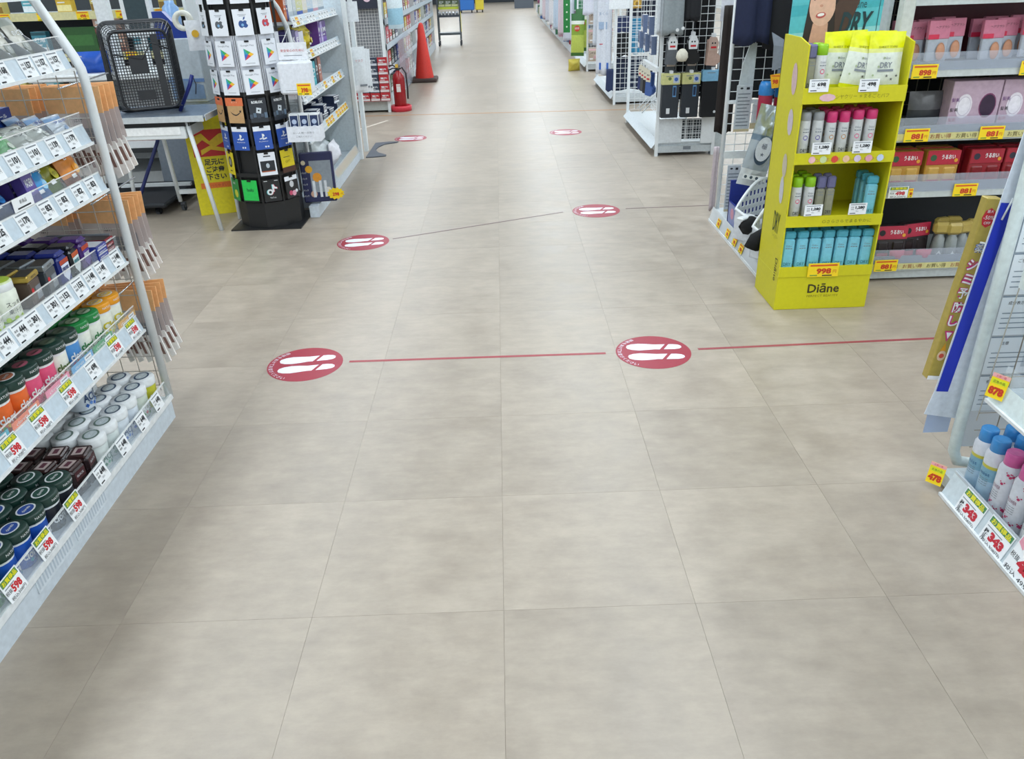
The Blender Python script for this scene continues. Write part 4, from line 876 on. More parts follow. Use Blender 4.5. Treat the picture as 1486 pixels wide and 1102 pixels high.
b = MB(); b.box(-.095, .095, -.01, -.006, 0, .085, C('e3e7ef', .45)); b.box(-.095, .095, .10, .104, 0, .14, C('e3e7ef')); b.box(-.09, .09, -.0055, .099, .001, .034, C('e3e7ef')); b.box(-.0945, -.0905, -.0058, .0995, .0005, .11, C('e3e7ef')); b.box(.0905, .0945, -.0058, .0995, .0005, .085, C('e3e7ef')); b.text('お一人様一点限り', 0, .05, .011, FADE, y=-.0105, w=.12); b.text('ご協力ください', 0, .03, .010, FADE, y=-.0105, w=.09); b.tube([(-.092, .102, .05), (-.095, .41, .08)], .003, METAL, 5); b.build('tray_body', t)
def bulb():
    b = MB(); b.box(-.026, .026, -.026, .026, 0, .11, C('25365f', .35)); b.box(-.0265, .0265, -.0265, .0265, .104, .112, WHITE); b.disc(0, .07, .014, C('b9c6dc'), y=-.0267); b.disc(0, .035, .016, C('c5cfe0'), y=-.0267); b.rect(-.0262, -.022, 0, .11, WHITE, y=-.0268); b.rect(.022, .0262, 0, .11, WHITE, y=-.0268)
    return [('box', b, None)]
for k in range(3): spawn('bulb', bulb, 'bulb_carton', 'navy bulb carton standing in the white tray, %s from the left' % ORD[k], 'carton', (-1.183+.057*k, 4.70, .5345), 0, 'navy bulb cartons in the tray')
# navy picture bag with yellow price burst
t = thing('picture_bag', 'navy pack with round yellow pictures leaning at the shelf foot', 'pack', (-1.145, 4.885, .085), .12)
b = MB(); b.at(0, 0, 0, -.12, 0, 0); b.box(-.10, .10, 0, .05, 0, .30, C('1f2450', .35), .006); b.rect(-.045, .085, .06, .25, C('8c959e', .4), y=-.001)
for x, z, r_, h in ((-.05, .20, .022, 'e0a61e'), (-.005, .15, .028, 'e0962a'), (-.08, .24, .014, 'e4d8b8'), (.055, .07, .02, 'dcd8d4'), (-.035, .05, .02, 'c9a08a')): b.disc(x, z, r_, C(h), y=-.0016)
for x in (-.03, .01, .04): b.rect(x-.008, x+.008, .03, .13, C('d8dde4'), y=-.0019)
for k in range(5): b.text('パック', -.082, .04+.035*k, .012, WHITE, y=-.0012, w=.03)
b.build('pack_body', t)
b = MB(); P = [((.055 if i % 2 else .045)*math.cos(PI*i/12), (.038 if i % 2 else .030)*math.sin(PI*i/12)) for i in range(24)]; b.plate(P, .0015, C('f2cf12', .5)); b.text('298', 0, -.004, .022, TAGR, bold=.05, y=-.001); b.text('円', .036, -.004, .012, TAGR, y=-.001)
b.build('price_burst', t, (.10, -.035, .055))
t = thing('foot_stand', 'flat dark grey boomerang shaped stand foot at the shelf end', 'stand foot', (-1.12, 6.85, 0))
P = [(0, .30), (.12, .34), (.20, .33), (.19, .30), (.09, .24), (.05, .12), (.04, .0), (.08, -.12), (.16, -.22), (.16, -.26), (.06, -.29), (0, -.29)]
MB().prism(P[::-1], 0, .008, C('565c66', .5)).build('foot_plate', t); MB().box(-.05, -.02, -.03, .03, 0, 1.2, METAL).build('pole', t)
# white bags on the end panel
for k, (x, y, z) in enumerate(((-1.10, 6.60, .52), (-1.09, 6.66, .50), (-1.08, 6.72, .49))):
    def hb():
        b = MB(); b.pillow(.12, .32, .035, [(.12, C('e8eaee', .3)), (1, C('dfe5ea', .25))], 6, 8, rough_=.4, seed=6); b.rect(-.01, .05, .03, .045, FADE, y=-.015); b.text('マスク', 0, .22, .02, C('c98a90'), y=-.019)
        return [('bag', b, None)]
    spawn('hangbag', hb, 'mask_bag', 'white hanging bag on the shelf end panel, %s' % ['front one', 'middle one', 'rear one'][k], 'bag', (x, y, z), .5, 'white hanging bags on the end panel')
tag(MB().box(-1.16, -1.05, 6.54, 6.544, 1.02, 1.16, C('e4e9ee')).build('end_leaflet', None), 'white leaflet above the hanging white bags', 'leaflet')

# ================================================================ LEFT FAR: mesh end display, extinguisher, cone, gondola, carts
t = thing('mesh_display', 'grey mesh end display with red packs low down, left of the extinguisher', 'shelf unit', (-1.42, 8.9, 0))
MB().box(-.45, .225, 0, .3, .02, .115, C('b9bdb9', .4)).build('base', t)
MB().box(.205, .235, -.02, .02, 0, 1.5, METAL).build('post', t); MB().box(-.45, .2, .05, .06, .1, 1.5, C('8a8c92', .5)).build('back_panel', t)
b = MB()
for k in range(22): b.tube([(-.44+.03*k, .0, .55), (-.44+.03*k, 0, 1.03)], .0015, C('d8d8d4', .4), 4)
for k in range(17): b.tube([(-.44, 0, .55+.03*k), (.2, 0, .55+.03*k)], .0015, C('d8d8d4', .4), 4)
b.build('wire_grid', t)
b = MB(); b.box(-.45, .2, -.03, .03, 1.02, 1.2, C('23283a', .5)); b.disc(-.35, 1.10, .03, C('d890a8'), y=-.031); b.disc(.1, 1.12, .04, C('e0c0d0'), y=-.031); b.build('header_panel', t)
for r in range(5):
    for c in range(4):
        k = 'redpack' if (c in (0, 3) or r == 0) else 'darkpack'
        col = ('b52a34', 'd8d0d0') if k == 'redpack' else ('3a4254', 'c8ccd4')
        spawn(k, pack(.10, .04, .085, C(col[0], .4), C(col[1]), '電池', WHITE), 'battery_pack', '%s pack, %s tier up, %s from the left on the mesh display' % ('red' if k == 'redpack' else 'dark blue', ORD[r], ORD[c]), 'pack', (-1.55+.108*c, 8.87, .12+.088*r), 0, 'small packs on the mesh display')
t = thing('fire_extinguisher', 'red fire extinguisher standing in a red tray beside the mesh display', 'fire extinguisher', (-1.085, 8.97, 0))
EXR = C('96131b', .25, vary=.03)
b = MB(); b.lathe([(0, .0), (.115, 0), (.118, .05), (.105, .058), (.09, .02), (0, .02)], C('cf3040', .4), 20); b.build('tray', t)
b = MB(); b.lathe([(0, .03), (.062, .03), (.066, .05), (.066, .33), (.055, .37), (.028, .395), (.02, .41), (0, .41)], EXR, 20); b.rect(-.022, .022, .20, .28, C('e6e0dc'), y=-.0675); b.text('消火器', 0, .262, .012, RED, y=-.068); b.build('cylinder', t)
b = MB(); b.box(-.018, .018, -.018, .018, .41, .435, C('2b2b2e', .4)); b.tube([(0, 0, .435), (-.05, -.01, .465), (-.09, -.02, .46)], .008, C('2b2b2e'), 6); b.tube([(0, 0, .43), (-.05, -.01, .435), (-.085, -.02, .42)], .007, C('2b2b2e'), 6); b.box(-.02, .01, -.03, -.02, .44, .475, C('d8b44a')); b.build('lever', t)
b = MB(); b.tube([(.01, 0, .42), (.05, -.01, .44), (.085, -.01, .38), (.090, -.01, .22), (.085, -.01, .12)], .009, C('202024', .5), 8); b.lathe([(.009, .06), (.016, .12)], C('202024'), 8); b.build('hose', t)
t = thing('traffic_cone', 'tall orange-red traffic cone on a dark square base', 'traffic cone', (-1.025, 11.45, 0))
MB().box(-.175, .175, -.175, .175, 0, .05, C('4a3a36', .7), .012).build('base', t); b = MB(); b.lathe([(.13, .045), (.125, .06), (.035, .70), (.02, .73), (0, .735)], C('cf2a1a', .5), 24); b.build('cone_body', t)
# far-left gondola run
t = thing('far_gondola', 'long white shelf unit running away behind the traffic cone', 'shelf unit', (-1.2, 9.3, 0))
MB().box(-.5, -.01, 0, 7.2, 0, .10, C('ccd5dc', .4)).build('base', t); MB().box(-.5, -.48, 0, 7.2, 0, 1.7, C('dfe3e6')).build('back_panel', t)
for y in (0, 1.7, 3.4, 5.1, 7.17): MB().box(-.5, -.02, y, y+.02, 0, 1.6, METAL).build('divider_panel', t)
for z in (.35, .6, .85, 1.1):
    x = -.03
    MB().box(-.48, x, 0, 7.2, z, z+.02, METAL).box(x, x+.012, 0, 7.2, z-.015, z+.045, C('c4d2dd', .35)).build('shelf', t)
b = MB(); b.box(.02, .024, .7, 2.3, .02, .62, A('cfd8e4', .35)); b.build('plastic_curtain', t)
pal = [('c83a3a', 'red'), ('2b3f9c', 'blue'), ('d8c23a', 'yellow'), ('4a5a3a', 'olive'), ('e2d8dc', 'white'), ('d0586a', 'rose'), ('31405e', 'navy'), ('8a2a2e', 'maroon')]
n_ = 0
for zi, z in enumerate((.102, .372, .622, .872, 1.122)):
    for k in range(24):
        if min(abs(9.5+.29*k-9.3-d_) for d_ in (1.71, 3.41, 5.11)) < .12 or 9.5+.29*k > 16.3: continue
        n_ += 1; c1, cn = pal[(k*3+zi*5) % 8]
        spawn('fg'+c1, pack(.22, .2, .17, C(c1, .4), C('e6e6e6'), 'SALE', WHITE), 'carton', '%s carton, %s along the %s shelf behind the cone' % (cn, ORD[k], ['bottom', 'second', 'third', 'fourth', 'top'][zi]), 'carton', (-1.36, 9.5+.29*k, z), PI/2, 'cartons on the shelf run behind the cone')
b = MB(); b.pillow(.16, .32, .05, [(.1, C('c8dce6')), (.6, C('9fcbe0', .3)), (1, C('dbe8ee', .3))], 6, 8, rough_=.5, seed=3)
bm_ = b.mesh('towel_pack')
for k in range(3): tag(put('towel_pack', bm_, None, (-1.10, 9.25+.1*k, .80), .5), 'pale blue pack hanging above the extinguisher, %s' % ['front one', 'middle one', 'rear one'][k], 'pack', 'pale blue hanging packs')
t = thing('wire_cart', 'dark metal wheeled cart with silver goods standing in the aisle', 'cart', (-.95, 17.0, 0))
DK = C('4a5258', .4)
for x in (-.215, .215):
    for y in (-.12, .14): MB().box(x-.012, x+.012, y-.012, y+.012, .10, 1.1, DK).build('post', t); MB().at(x, y, .045, 0, PI/2).cyl(.045, -.015, .015, INK).build('castor', t)
for z in (.20, .52, .86): MB().box(-.215, .215, -.13, .15, z, z+.04, DK if z != .52 else C('3a4048', .4)).build('shelf', t)
b = MB(); b.box(-.20, .20, -.10, .12, .66, .70, C('b9c53a', .4)); b.build('lime_trim', t); MB().box(.228, .232, -.1, .1, .25, .6, C('d8cf3a')).build('yellow_edge', t)
for k in range(6):
    spawn('cup', lambda: [('tin', MB().lathe([(0, 0), (.026, 0), (.03, .06), (0, .062)], C('c8ccd0', .25, metal=.6), 12), None)], 'silver_tin', 'silver round tin on the middle cart shelf, %s from the left' % ORD[k], 'tin', (-1.12+.066*k, 16.93, .56), 0, 'silver tins on the cart')
for k in range(3):
    spawn('oliv', pack(.12, .12, .14, C('5a6a4a', .4), C('c8c8a0'), 'ECO', WHITE), 'olive_carton', 'olive carton on the cart under the top deck, %s from the left' % ORD[k], 'carton', (-1.08+.13*k, 17, .70), 0, 'olive cartons on the cart')
for nm, x, h, w_ in (('blue', -1.02, '2a6fc0', .3), ('yellow', -.58, 'd6c43a', .16)):
    t = thing('plastic_tub', '%s tub on small wheels at the far end of the aisle' % nm, 'tub', (x, 30, 0)); MB().box(-w_, w_*.8, -.2, .2, .08, .5, C(h, .4), .02).build('tub_body', t)
    for q in (-w_*.7, w_*.5): MB().at(q, -.1, .04, 0, PI/2).cyl(.04, -.02, .02, INK).build('wheel', t)
b = MB(); b.box(-.35, .35, -.2, .2, 0, .35, C('565f6a', .4)); b.box(-.35, .35, -.2, .2, .35, .8, C('dfe4e8', .4)); tag(b.build('counter_block', None, (1.0, 32, 0)), 'grey and white counter block before the far wall', 'counter')
# ================================================================ RIGHT: sock rack
def wire_grid(x0, x1, z0, z1, step, name, parent, y=0., r=.0022, loc=(0, 0, 0), rz=0., m=None):
    b = MB(); m = m or METAL
    n = int((x1-x0)/step+.5); k = 0
    for i in range(n+1): x = x0+(x1-x0)*i/n; b.tube([(x, y, z0), (x, y, z1)], r, m, 4)
    n = int((z1-z0)/step+.5)
    for i in range(n+1): z = z0+(z1-z0)*i/n; b.tube([(x0, y-r, z), (x1, y-r, z)], r, m, 4)
    return b.build(name, parent, loc, rz)
def rack(name, label, x0, y0, y1, wide, H_=1.6):
    t = thing(name, label, 'rack', (x0, y0, 0))
    b = MB(); b.box(0, wide, .02, y1-y0, .035, .10, C('cfd5d8', .4), .004); b.box(.0, wide, 0, .02, .025, .075, C('c3cacd', .4)); b.quad((-.03, 0, .06), (-.03, y1-y0, .06), (.02, y1-y0, .12), (.02, 0, .12), C('cdd6dc')); b.build('base', t)
    for x, y in ((.01, 0), (wide-.02, 0), (.01, y1-y0), (wide-.02, y1-y0)): MB().box(x-.012, x+.012, y-.012, y+.012, .0, H_, METAL).build('post', t)
    for y in (0, y1-y0):
        wire_grid(.02, wide-.03, .12, H_, .05, 'wire_panel', t, y=y)
    wire_grid(0, y1-y0, .12, H_, .05, 'side_wire_panel', t, y=0, loc=(wide*.5, 0, 0), rz=PI/2)
    for k in range(4): MB().cyl(.012, 0, .026, FADE, 8).build('foot', t, ((.03, wide-.03)[k % 2], (.03, y1-y0-.03)[k//2], 0))
    return t
SR = rack('sock_rack', 'white wire rack hung with socks and leggings in the right middle', 1.195, 6.24, 7.75, .47)
b = MB(); b.box(.35, .45, -.01, .01, .09, .36, METAL); b.box(.02, .20, -.006, -.002, .10, .28, C('dce2e6', .4)); b.rect(.22, .28, .045, .07, FADE, y=-.002); b.build('lower_panel', SR)
b = MB(); b.box(.20, .40, .03, .04, .12, .27, C('2b3038', .5)); b.build('dark_slot', SR)
wire_grid(.20, .40, .12, .27, .022, 'fine_grille', SR, y=-.004, r=.0016)
for k in range(3):
    b = MB(); b.tube([(-.02, .55+.12*k, .24), (.10, .55+.12*k, .36), (.2, .55+.12*k, .36)], .005, METAL, 6); b.build('slanted_bar', SR)
MB().box(-.04, -.01, .0, .60, .57, .60, METAL).build('arm_bar', SR, (.02, .02, .05))
def clothes(w_, h, t, col, shape='flat', seed=1, cut=.12):
    b = MB()
    if shape == 'flat': b.pillow(w_, h, t, [(1, col)], 8, 10, crimp=.05, rough_=.35, seed=seed)
    return b
def sock(col, card, ccol, style='pair'):
    def mk():
        s = MB()
        P = [(-.045, 0), (.02, -.005), (.055, .02), (.055, .05), (.03, .07), (.032, .16), (-.036, .16), (-.04, .06)]
        s.plate(P, .018, col); s.at(.004, .02, .01).plate(P, .016, col)
        c = MB(); c.plate([(-.030, .10), (.030, .10), (.036, .15), (.02, .19), (-.02, .19), (-.036, .15)], .002, card); c.v = [(x, y-.003, z) for x, y, z in c.v]
        c.rect(-.02, .02, .115, .128, RED, y=-.0037); c.disc(-.01, .15, .006, INK, y=-.0037); c.disc(.01, .15, .006, INK, y=-.0037); c.plate([(-.012, .19), (.012, .19), (.012, .215), (-.012, .215)], .002, C('d8dcdf'))
        return [('sock', s, None), ('card', c, None)]
    return mk
def pkg(col, h, top1, top2, w_=.13):
    def mk():
        b = MB(); b.box(-w_/2, w_/2, 0, .022, 0, h, col, .004); b.rect(-w_*.2, -.0, .03, .07, C('d8dcdf'), y=-.0006) if top2 else b.disc(.03, .04, .010, C('c8ccd0'), y=-.0006)
        if top2: b.rect(w_*.12, w_*.32, h-.10, h-.02, C('5a90c0'), y=-.0006); b.rect(w_*.15, w_*.29, h-.09, h-.03, C('23304a'), y=-.0012)
        c = MB(); c.box(-w_/2-.003, w_/2+.003, -.003, .024, h-.012, h+.065, top1, .002)
        if top2: c.rect(w_*.12, w_*.45, h, h+.055, C('b9c4d0'), y=-.004); c.disc(w_*.28, h+.025, .014, C('3f62b0'), y=-.0046); c.disc(-w_*.08, h+.03, .012, C('6a7a4a'), y=-.004)
        c.rect(-w_*.3, w_*.1, h+.045, h+.05, FADE, y=-.004); c.plate([(-.012, h+.065), (.012, h+.065), (.012, h+.085), (-.012, h+.085)], .002, C('d8dcdf'))
        return [('pack_body', b, None), ('header_card', c, None)]
    return mk
yS = 6.19
for k, (x, key, lb) in enumerate(((1.275, 'leg_grey', 'dark grey leggings pack with yellow header, left of two'), (1.425, 'leg_grey', 'dark grey leggings pack with yellow header, right of two'))):
    for r in range(2): spawn(key, pkg(C('2f343b', .4), .25, C('c9c98a', .45), True), 'leggings_pack', lb+(', front' if r == 0 else ', behind'), 'clothing pack', (x, yS-.03+.03*r, .30), 0, 'dark grey leggings packs')
for r in range(2): spawn('leg_blk', pkg(C('15171b', .45), .27, C('7fb4d4', .45), False, .15), 'leggings_pack', 'black leggings pack with sky blue header, %s' % ('front' if r == 0 else 'behind'), 'clothing pack', (1.585, yS-.03+.03*r, .295), 0, 'black leggings packs')
SK = [('sk_grey', C('5d6268', .7), WHITE, 1.27, .68, 'dark grey socks'), ('sk_black', C('17181a', .7), WHITE, 1.42, .68, 'black socks'), ('sk_beige', C('b79a8c', .7), C('b9a195'), 1.57, .665, 'beige socks')]
for key, col, cd, x, z, nm in SK:
    for r in range(2): spawn(key, sock(col, cd, None), 'sock_pair', '%s on a white card in the upper sock row, %s' % (nm, 'front' if r == 0 else 'behind'), 'socks', (x, yS-.03+.04*r, z), 0, 'carded socks, upper row', 0)
for i, x in enumerate((1.275, 1.43, 1.58)):
    spawn('sk_g2', sock(C('4d5258', .7), C('cfc0b8'), None), 'sock_pair', 'grey socks on beige card behind the leggings headers, %s from left' % ORD[i], 'socks', (x, yS+.02, .56), 0, 'carded socks, lower row')
b = MB(); b.lathe([(0, 0), (.03, .004), (.045, .03), (.04, .06), (.02, .085), (0, .09)], C('dcd8c8', .8, bump=.4), 14); tag(b.build('pompom_sock', None, (1.335, 6.12, .70)), 'cream fluffy rolled sock hanging before the grey socks', 'socks')
def garment(name, label, col, x, y, z, w_, h, t_, rz=0., seed=1, cat='clothes', mark=None, grp=None):
    b = MB()
    P = [(-w_/2, 0), (w_/2*.9, 0), (w_/2, h*.5), (w_*.45, h), (-w_*.42, h), (-w_*.52, h*.5)]
    nx, nz = 10, 12; vs = []; rnd = random.Random(seed)
    for sd in (-1, 1):
        for j in range(nz+1):
            v = j/nz; ww = w_*(1-.08*v)
            for i in range(nx+1):
                u = i/nx*2-1; fold = .35*math.sin(u*7+seed)+.25*math.sin(u*13+v*2)
                vs.append((u*ww/2, sd*(t_/2*(1-abs(u)**4*.8)) + fold*t_*.35, h*v + (.01*math.sin(u*4+seed) if j == 0 else 0)))
    row = nx+1; lay = row*(nz+1); fs = []
    for j in range(nz):
        for i in range(nx):
            a = j*row+i; fs.append((a, a+1, a+1+row, a+row)); fs.append((lay+a+row, lay+a+1+row, lay+a+1, lay+a))
        for i in (0, nx):
            a = j*row+i; fs.append((a, a+row, a+row+lay, a+lay) if i == 0 else (a+lay, a+row+lay, a+row, a))
    for i in range(nx): fs.append((i+lay, i+1+lay, i+1, i)); a = nz*row+i; fs.append((a, a+1, a+1+lay, a+lay))
    b.add(vs, fs, col, True)
    if mark: mark(b)
    return tag(b.build(name, None, (x, y, z), rz), label, cat, grp)
def mk_mark(b): b.disc(.02, .03, .012, WHITE, y=-.05); b.disc(.06, .04, .012, WHITE, y=-.05)
garment('grey_leggings', 'light grey knitted leggings hanging at the top left of the sock rack', C('8f989c', .8, bump=.3), 1.265, 6.15, .885, .15, .45, .06, 0, 2, mark=mk_mark)
garment('dark_leggings', 'black leggings hanging beside the light grey ones at the top', C('1b1d22', .8), 1.40, 6.17, .97, .12, .4, .05, 0, 3)
garment('pale_leggings', 'pale grey sleeve hanging left behind the light grey leggings', C('c3cad0', .7), 1.185, 6.22, .88, .06, .45, .04, .4, 4)
garment('brown_trousers', 'long dark brown garment hanging between the sock rack and brush rack', C('1f1715', .8), 1.63, 5.95, .22, .13, .85, .08, .1, 5)
tag(MB().box(-.06, .06, 0, .003, 0, .30, C('dfe2ec', .4)).build('white_board', None, (1.62, 6.0, .97)), 'white card panel above the brown garment', 'card')
tag(MB().box(-.03, .03, -.03, .03, 0, 1.6, C('c5ced1', .4)).build('side_post', None, (1.70, 6.30, 0)), 'pale grey upright panel at the right of the sock rack', 'post')
for k, (y, col, nm) in enumerate(((6.50, '3f5fa0', 'blue'), (6.62, '17181c', 'black'), (6.74, '4a4d52', 'grey'), (6.86, '2c3a6a', 'navy'))):
    spawn('side'+col, sock(C(col, .7), C('d9d4c0'), None), 'sock_pair', '%s socks hanging on the aisle side of the sock rack' % nm, 'socks', (1.165, y, .42), -PI/2+.4, 'socks on the aisle side')
for k in range(5):
    spawn('upside', pack(.09, .04, .13, C(['6a7a9a', 'b23a3a', 'c6cf3a', 'dfe3e6', '3a5f9a'][k], .4), C('e6e6e6'), 'ソックス', INK), 'side_pack%d' % 0 if 0 else 'sock_pack', 'small pack high on the aisle side of the sock rack, %s' % ORD[k], 'pack', (1.19, 6.5+.14*k, .72+.13*(k % 2)), -PI/2, 'small packs on the aisle side')
# second and third wire racks
for k, (x, c, nm) in enumerate(((1.28, '16181c', 'black'), (1.40, '1d2026', 'charcoal'), (1.53, '121316', 'deep black'))):  # added dark cloths stand in for the shade inside the sock rack
    garment('shade_cloth', '%s garment hanging inside the sock rack behind the mesh' % nm, C(c, .85), x, 6.33, .42, .16, .95, .09, 0, 50+k)
R2 = rack('tall_wire_rack', 'white wire rack with blue and black clothes behind the sock rack', 1.215, 8.85, 10.5, .9, 1.5)
garment('teal_cloth', 'teal blue garment hung in the wire rack', C('2f86b0', .7), 1.47, 8.93, .50, .16, .34, .05, 0, 6)
garment('black_cloth', 'black garment hung low in the wire rack', C('15171d', .8), 1.32, 8.93, .48, .15, .22, .05, 0, 7)
garment('navy_cloth', 'navy blue cloth filling the lower part of the wire rack', C('1c2742', .8), 1.42, 9.02, .13, .38, .33, .06, 0, 8)
garment('shade_filler', 'dark filler added as shade inside the wire rack behind the teal cloth', C('23283a', .85), 1.52, 9.05, .50, .34, .8, .08, 0, 55)  # filler put in to make the inside of this rack dark
garment('navy_cloth_upper', 'navy and lilac cloth at the top of the wire rack', C('39456e', .8), 1.34, 9.02, .70, .2, .16, .06, 0, 9)
tag(MB().box(-.12, .12, 0, .004, 0, .22, C('e8ecf0', .4)).build('white_sign', None, (1.26, 8.78, .94)), 'white sign board on top of the wire rack', 'sign')
b = MB(); b.box(-.045, .045, 0, .02, 0, .09, C('a8863a', .5), .004); b.disc(0, .045, .032, C('d8b04a'), y=-.001); b.disc(0, .045, .018, C('8a6a2a'), y=-.0015); tag(b.build('gold_plaque', None, (1.42, 8.76, .94)), 'small square gold plaque beside the white sign', 'plaque')
def pil(b): b.rect(-.04, .03, .30, .31, C('c04a5a'), y=-.045); b.rect(-.06, .06, .05, .12, C('3a6ac0'), y=-.04); b.rect(-.05, .04, .45, .52, C('9fb4d0'), y=-.05); b.text('まくら', 0, .6, .03, C('8fa4c0'), y=-.05)
garment('white_pillow_bag', 'white printed plastic pillow bag hanging on the aisle side of the wire rack', C('dfe4ee', .3), 1.13, 9.05, .29, .17, .8, .09, -.35, 10, 'bag', pil)
garment('white_sheet_bag', 'second white printed bag hanging behind the pillow bag', C('d4dbe4', .3), 1.12, 9.35, .55, .16, .55, .07, -.3, 11, 'bag')
garment('navy_hanging', 'navy cloth hanging below behind the pillow bag', C('27365e', .7), 1.19, 8.95, .13, .09, .22, .05, -.4, 12)
garment('white_tshirt', 'white cloth hanging left above the beige pads', C('d8dbe8', .6), 1.25, 11.6, .75, .2, .5, .06, 0, 13)
R3 = rack('pad_rack', 'white wire rack of beige pads farther down the right side', 1.24, 11.9, 13.4, .7, 1.3)
for r in range(3):
    for c in range(2):
        spawn('padp', bag(.17, .18, .06, C('b8a898', .4), C('d8a8b0'), C('cbbcae'), 'パッド', INK, 41, .75, .9, .4, '○'), 'pad_pack', 'beige pad pack in the far wire rack, %s row, %s' % (['lowest', 'middle', 'top'][r], ['left', 'right'][c]), 'pack', (1.34+.17*c, 11.82, .14+.24*r), 0, 'beige pad packs')
def gbag():
    b = MB(); b.pillow(.19, .55, .08, [(.12, C('3a6a2a', .35)), (.5, C('b9c95a', .35)), (.75, C('8aa83a', .35)), (.85, C('dfe6da', .35)), (1, C('2f6a34', .35))], 8, 12, rough_=.4, seed=5); b.disc(0, .36, .04, C('c8442a'), y=-.045); b.text('緑茶', 0, .36, .03, WHITE, y=-.05)
    return [('bag', b, None)]
spawn('gbag', gbag, 'green_bag', 'tall green snack bag leaning at the corner of the far wire rack', 'bag', (1.12, 12.0, .20), -.3, rx=-.05)
spawn('gbag', gbag, 'green_bag', 'tall green bag behind the leaning green bag', 'bag', (1.20, 12.15, .25), -.1, rx=-.05)
b = MB(); b.pillow(.18, .16, .10, [(1, C('c9b84a', .4))], 6, 6, rough_=1.2, seed=8); tag(b.build('yellow_bundle', None, (1.08, 12.05, 0), .3), 'crumpled yellow paper bundle on the floor under the green bag', 'bundle')
b = MB(); b.box(-.05, .05, -.02, .02, 0, .6, C('1f7a3a', .4)); [b.disc(.0, .08+.1*k, .012, C('d8e6d0'), y=-.021) for k in range(5)]; tag(b.build('green_strip', None, (1.04, 12.9, .45)), 'dark green strip panel standing left above the green bag', 'panel')
b = MB(); b.box(-.07, .07, -.02, .02, 0, .9, C('2f8f96', .4)); b.rect(-.07, .07, .0, .22, C('4a78c0'), y=-.021); tag(b.build('teal_standee', None, (1.17, 22, .16)), 'tall teal and blue standee far down the right side', 'standee')
t = thing('far_right_run', 'long far shelf run with mixed goods along the right side', 'shelf unit', (1.25, 13.6, 0))
MB().box(0, .5, 0, 13, 0, .12, C('ccd5dc', .4)).build('base', t); MB().box(.48, .5, 0, 13, 0, 1.7, C('c9ced2')).build('back_panel', t)
for z in (.4, .7, 1.0): MB().box(0, .48, 0, 13, z, z+.02, METAL).build('shelf', t)
n_ = 0
for zi, z in enumerate((.122, .422, .722, 1.022)):
    for k in range(22):
        c1, cn = [('e4e4ea', 'white'), ('d8a8b8', 'pink'), ('6a8ac0', 'blue'), ('8a4a6a', 'plum'), ('3a7a5a', 'green'), ('d0c8b8', 'cream'), ('b04a4a', 'red')][(k*3+zi*2) % 7]
        spawn('fr'+c1, pack(.26, .22, .22, C(c1, .4), C('e6e6e6'), '特価', WHITE), 'carton', '%s carton, %s along the %s level of the far right run' % (cn, ORD[k], ['bottom', 'second', 'third', 'top'][zi]), 'carton', (1.32+random.uniform(-.06, .05), 13.8+.58*k, z), -PI/2+random.uniform(-.2, .2), 'cartons on the far right run')
for k in range(7):
    garment('hanging_bag', 'pale bag hanging over the aisle on the far right run, %s from the near end' % ORD[k], C(['d8dce8', 'e0d0d8', 'c8d8e8', 'e6e6ea', 'd0d4e0', 'd8c8d0', 'dfe6ea'][k], .4), 1.17, 14.0+1.3*k, .25, .2, .6, .07, -.4, 20+k, 'bag', None, 'pale bags hanging on the far right run')
# ================================================================ RIGHT: brush rack (mesh end + base deck with blue box, white baskets)
br = thing('brush_rack', 'white mesh-ended shelf unit holding kitchen brushes behind the yellow display', 'rack', (0, 0, 0))
b = MB(); b.box(1.215, 1.605, 3.415, 4.47, .012, .062, C('c9cfd2', .4)); b.quad((1.195, 3.415, .012), (1.195, 4.47, .012), (1.215, 4.47, .085), (1.215, 3.415, .085), A('d8dfe4', .75)); b.box(1.215, 1.605, 3.415, 4.47, .062, .075, C('cfd6d9', .4)); b.box(1.192, 1.2, 3.415, 4.47, .0, .014, METAL); b.build('base', br)
for x, y in ((1.235, 4.46), (1.60, 4.46)): MB().tube([(x, y, .07), (x, y, 1.6)], .012, METAL, 8).build('post', br)
wire_grid(1.24, 1.595, .10, 1.5, .056, 'wire_panel', br, y=4.46)
MB().box(1.24, 1.60, 4.45, 4.465, .36, .40, C('dfe3e0', .4)).build('cross_bar', br); MB().box(1.24, 1.60, 4.44, 4.47, .655, .67, METAL).build('cross_bar', br)
MB().box(1.590, 1.605, 3.48, 4.45, .07, 1.6, C('b9c0c4', .5)).build('back_panel', br)
for k, (y, p) in enumerate(((4.27, '98'), (4.08, '98'), (3.94, '98'), (3.82, '98'))):
    put('price_tag', tagm('y', p, wide=.06, h=.045), br, (1.192, y, .022), -PI/2, rx=-.25)
# hanging goods
def ruled(w_, h, hdr=True):
    b = MB(); b.box(-w_/2, w_/2, 0, .006, 0, h, C('bfc6cb', .35), .002); b.disc(-w_*.2, h*.93, .008, INK, sz=.6); b.rect(w_*.1, w_*.3, h*.90, h*.95, INK)
    n = int(h/.018)
    for k in range(1, n-2): b.rect(-w_*.4, w_*(.38-.15*(k % 3 == 0)), .012+.018*k, .017+.018*k, C('6c757e', .6, vary=0))
    b.rect(-w_/2, w_/2, 0, .014, C('c9bb96')); return b
for (x, y, z, w_, h, lb) in ((1.30, 4.37, .52, .085, .24, 'tall grey instruction card hanging at upper left of the brush rack'), (1.285, 4.37, .08, .075, .26, 'grey instruction pack hanging at lower left of the brush rack'), (1.405, 4.37, .06, .085, .27, 'grey instruction pack hanging low beside the left one')):
    tag(ruled(w_, h).build('instruction_pack', None, (x, y, z), .02), lb, 'pack')
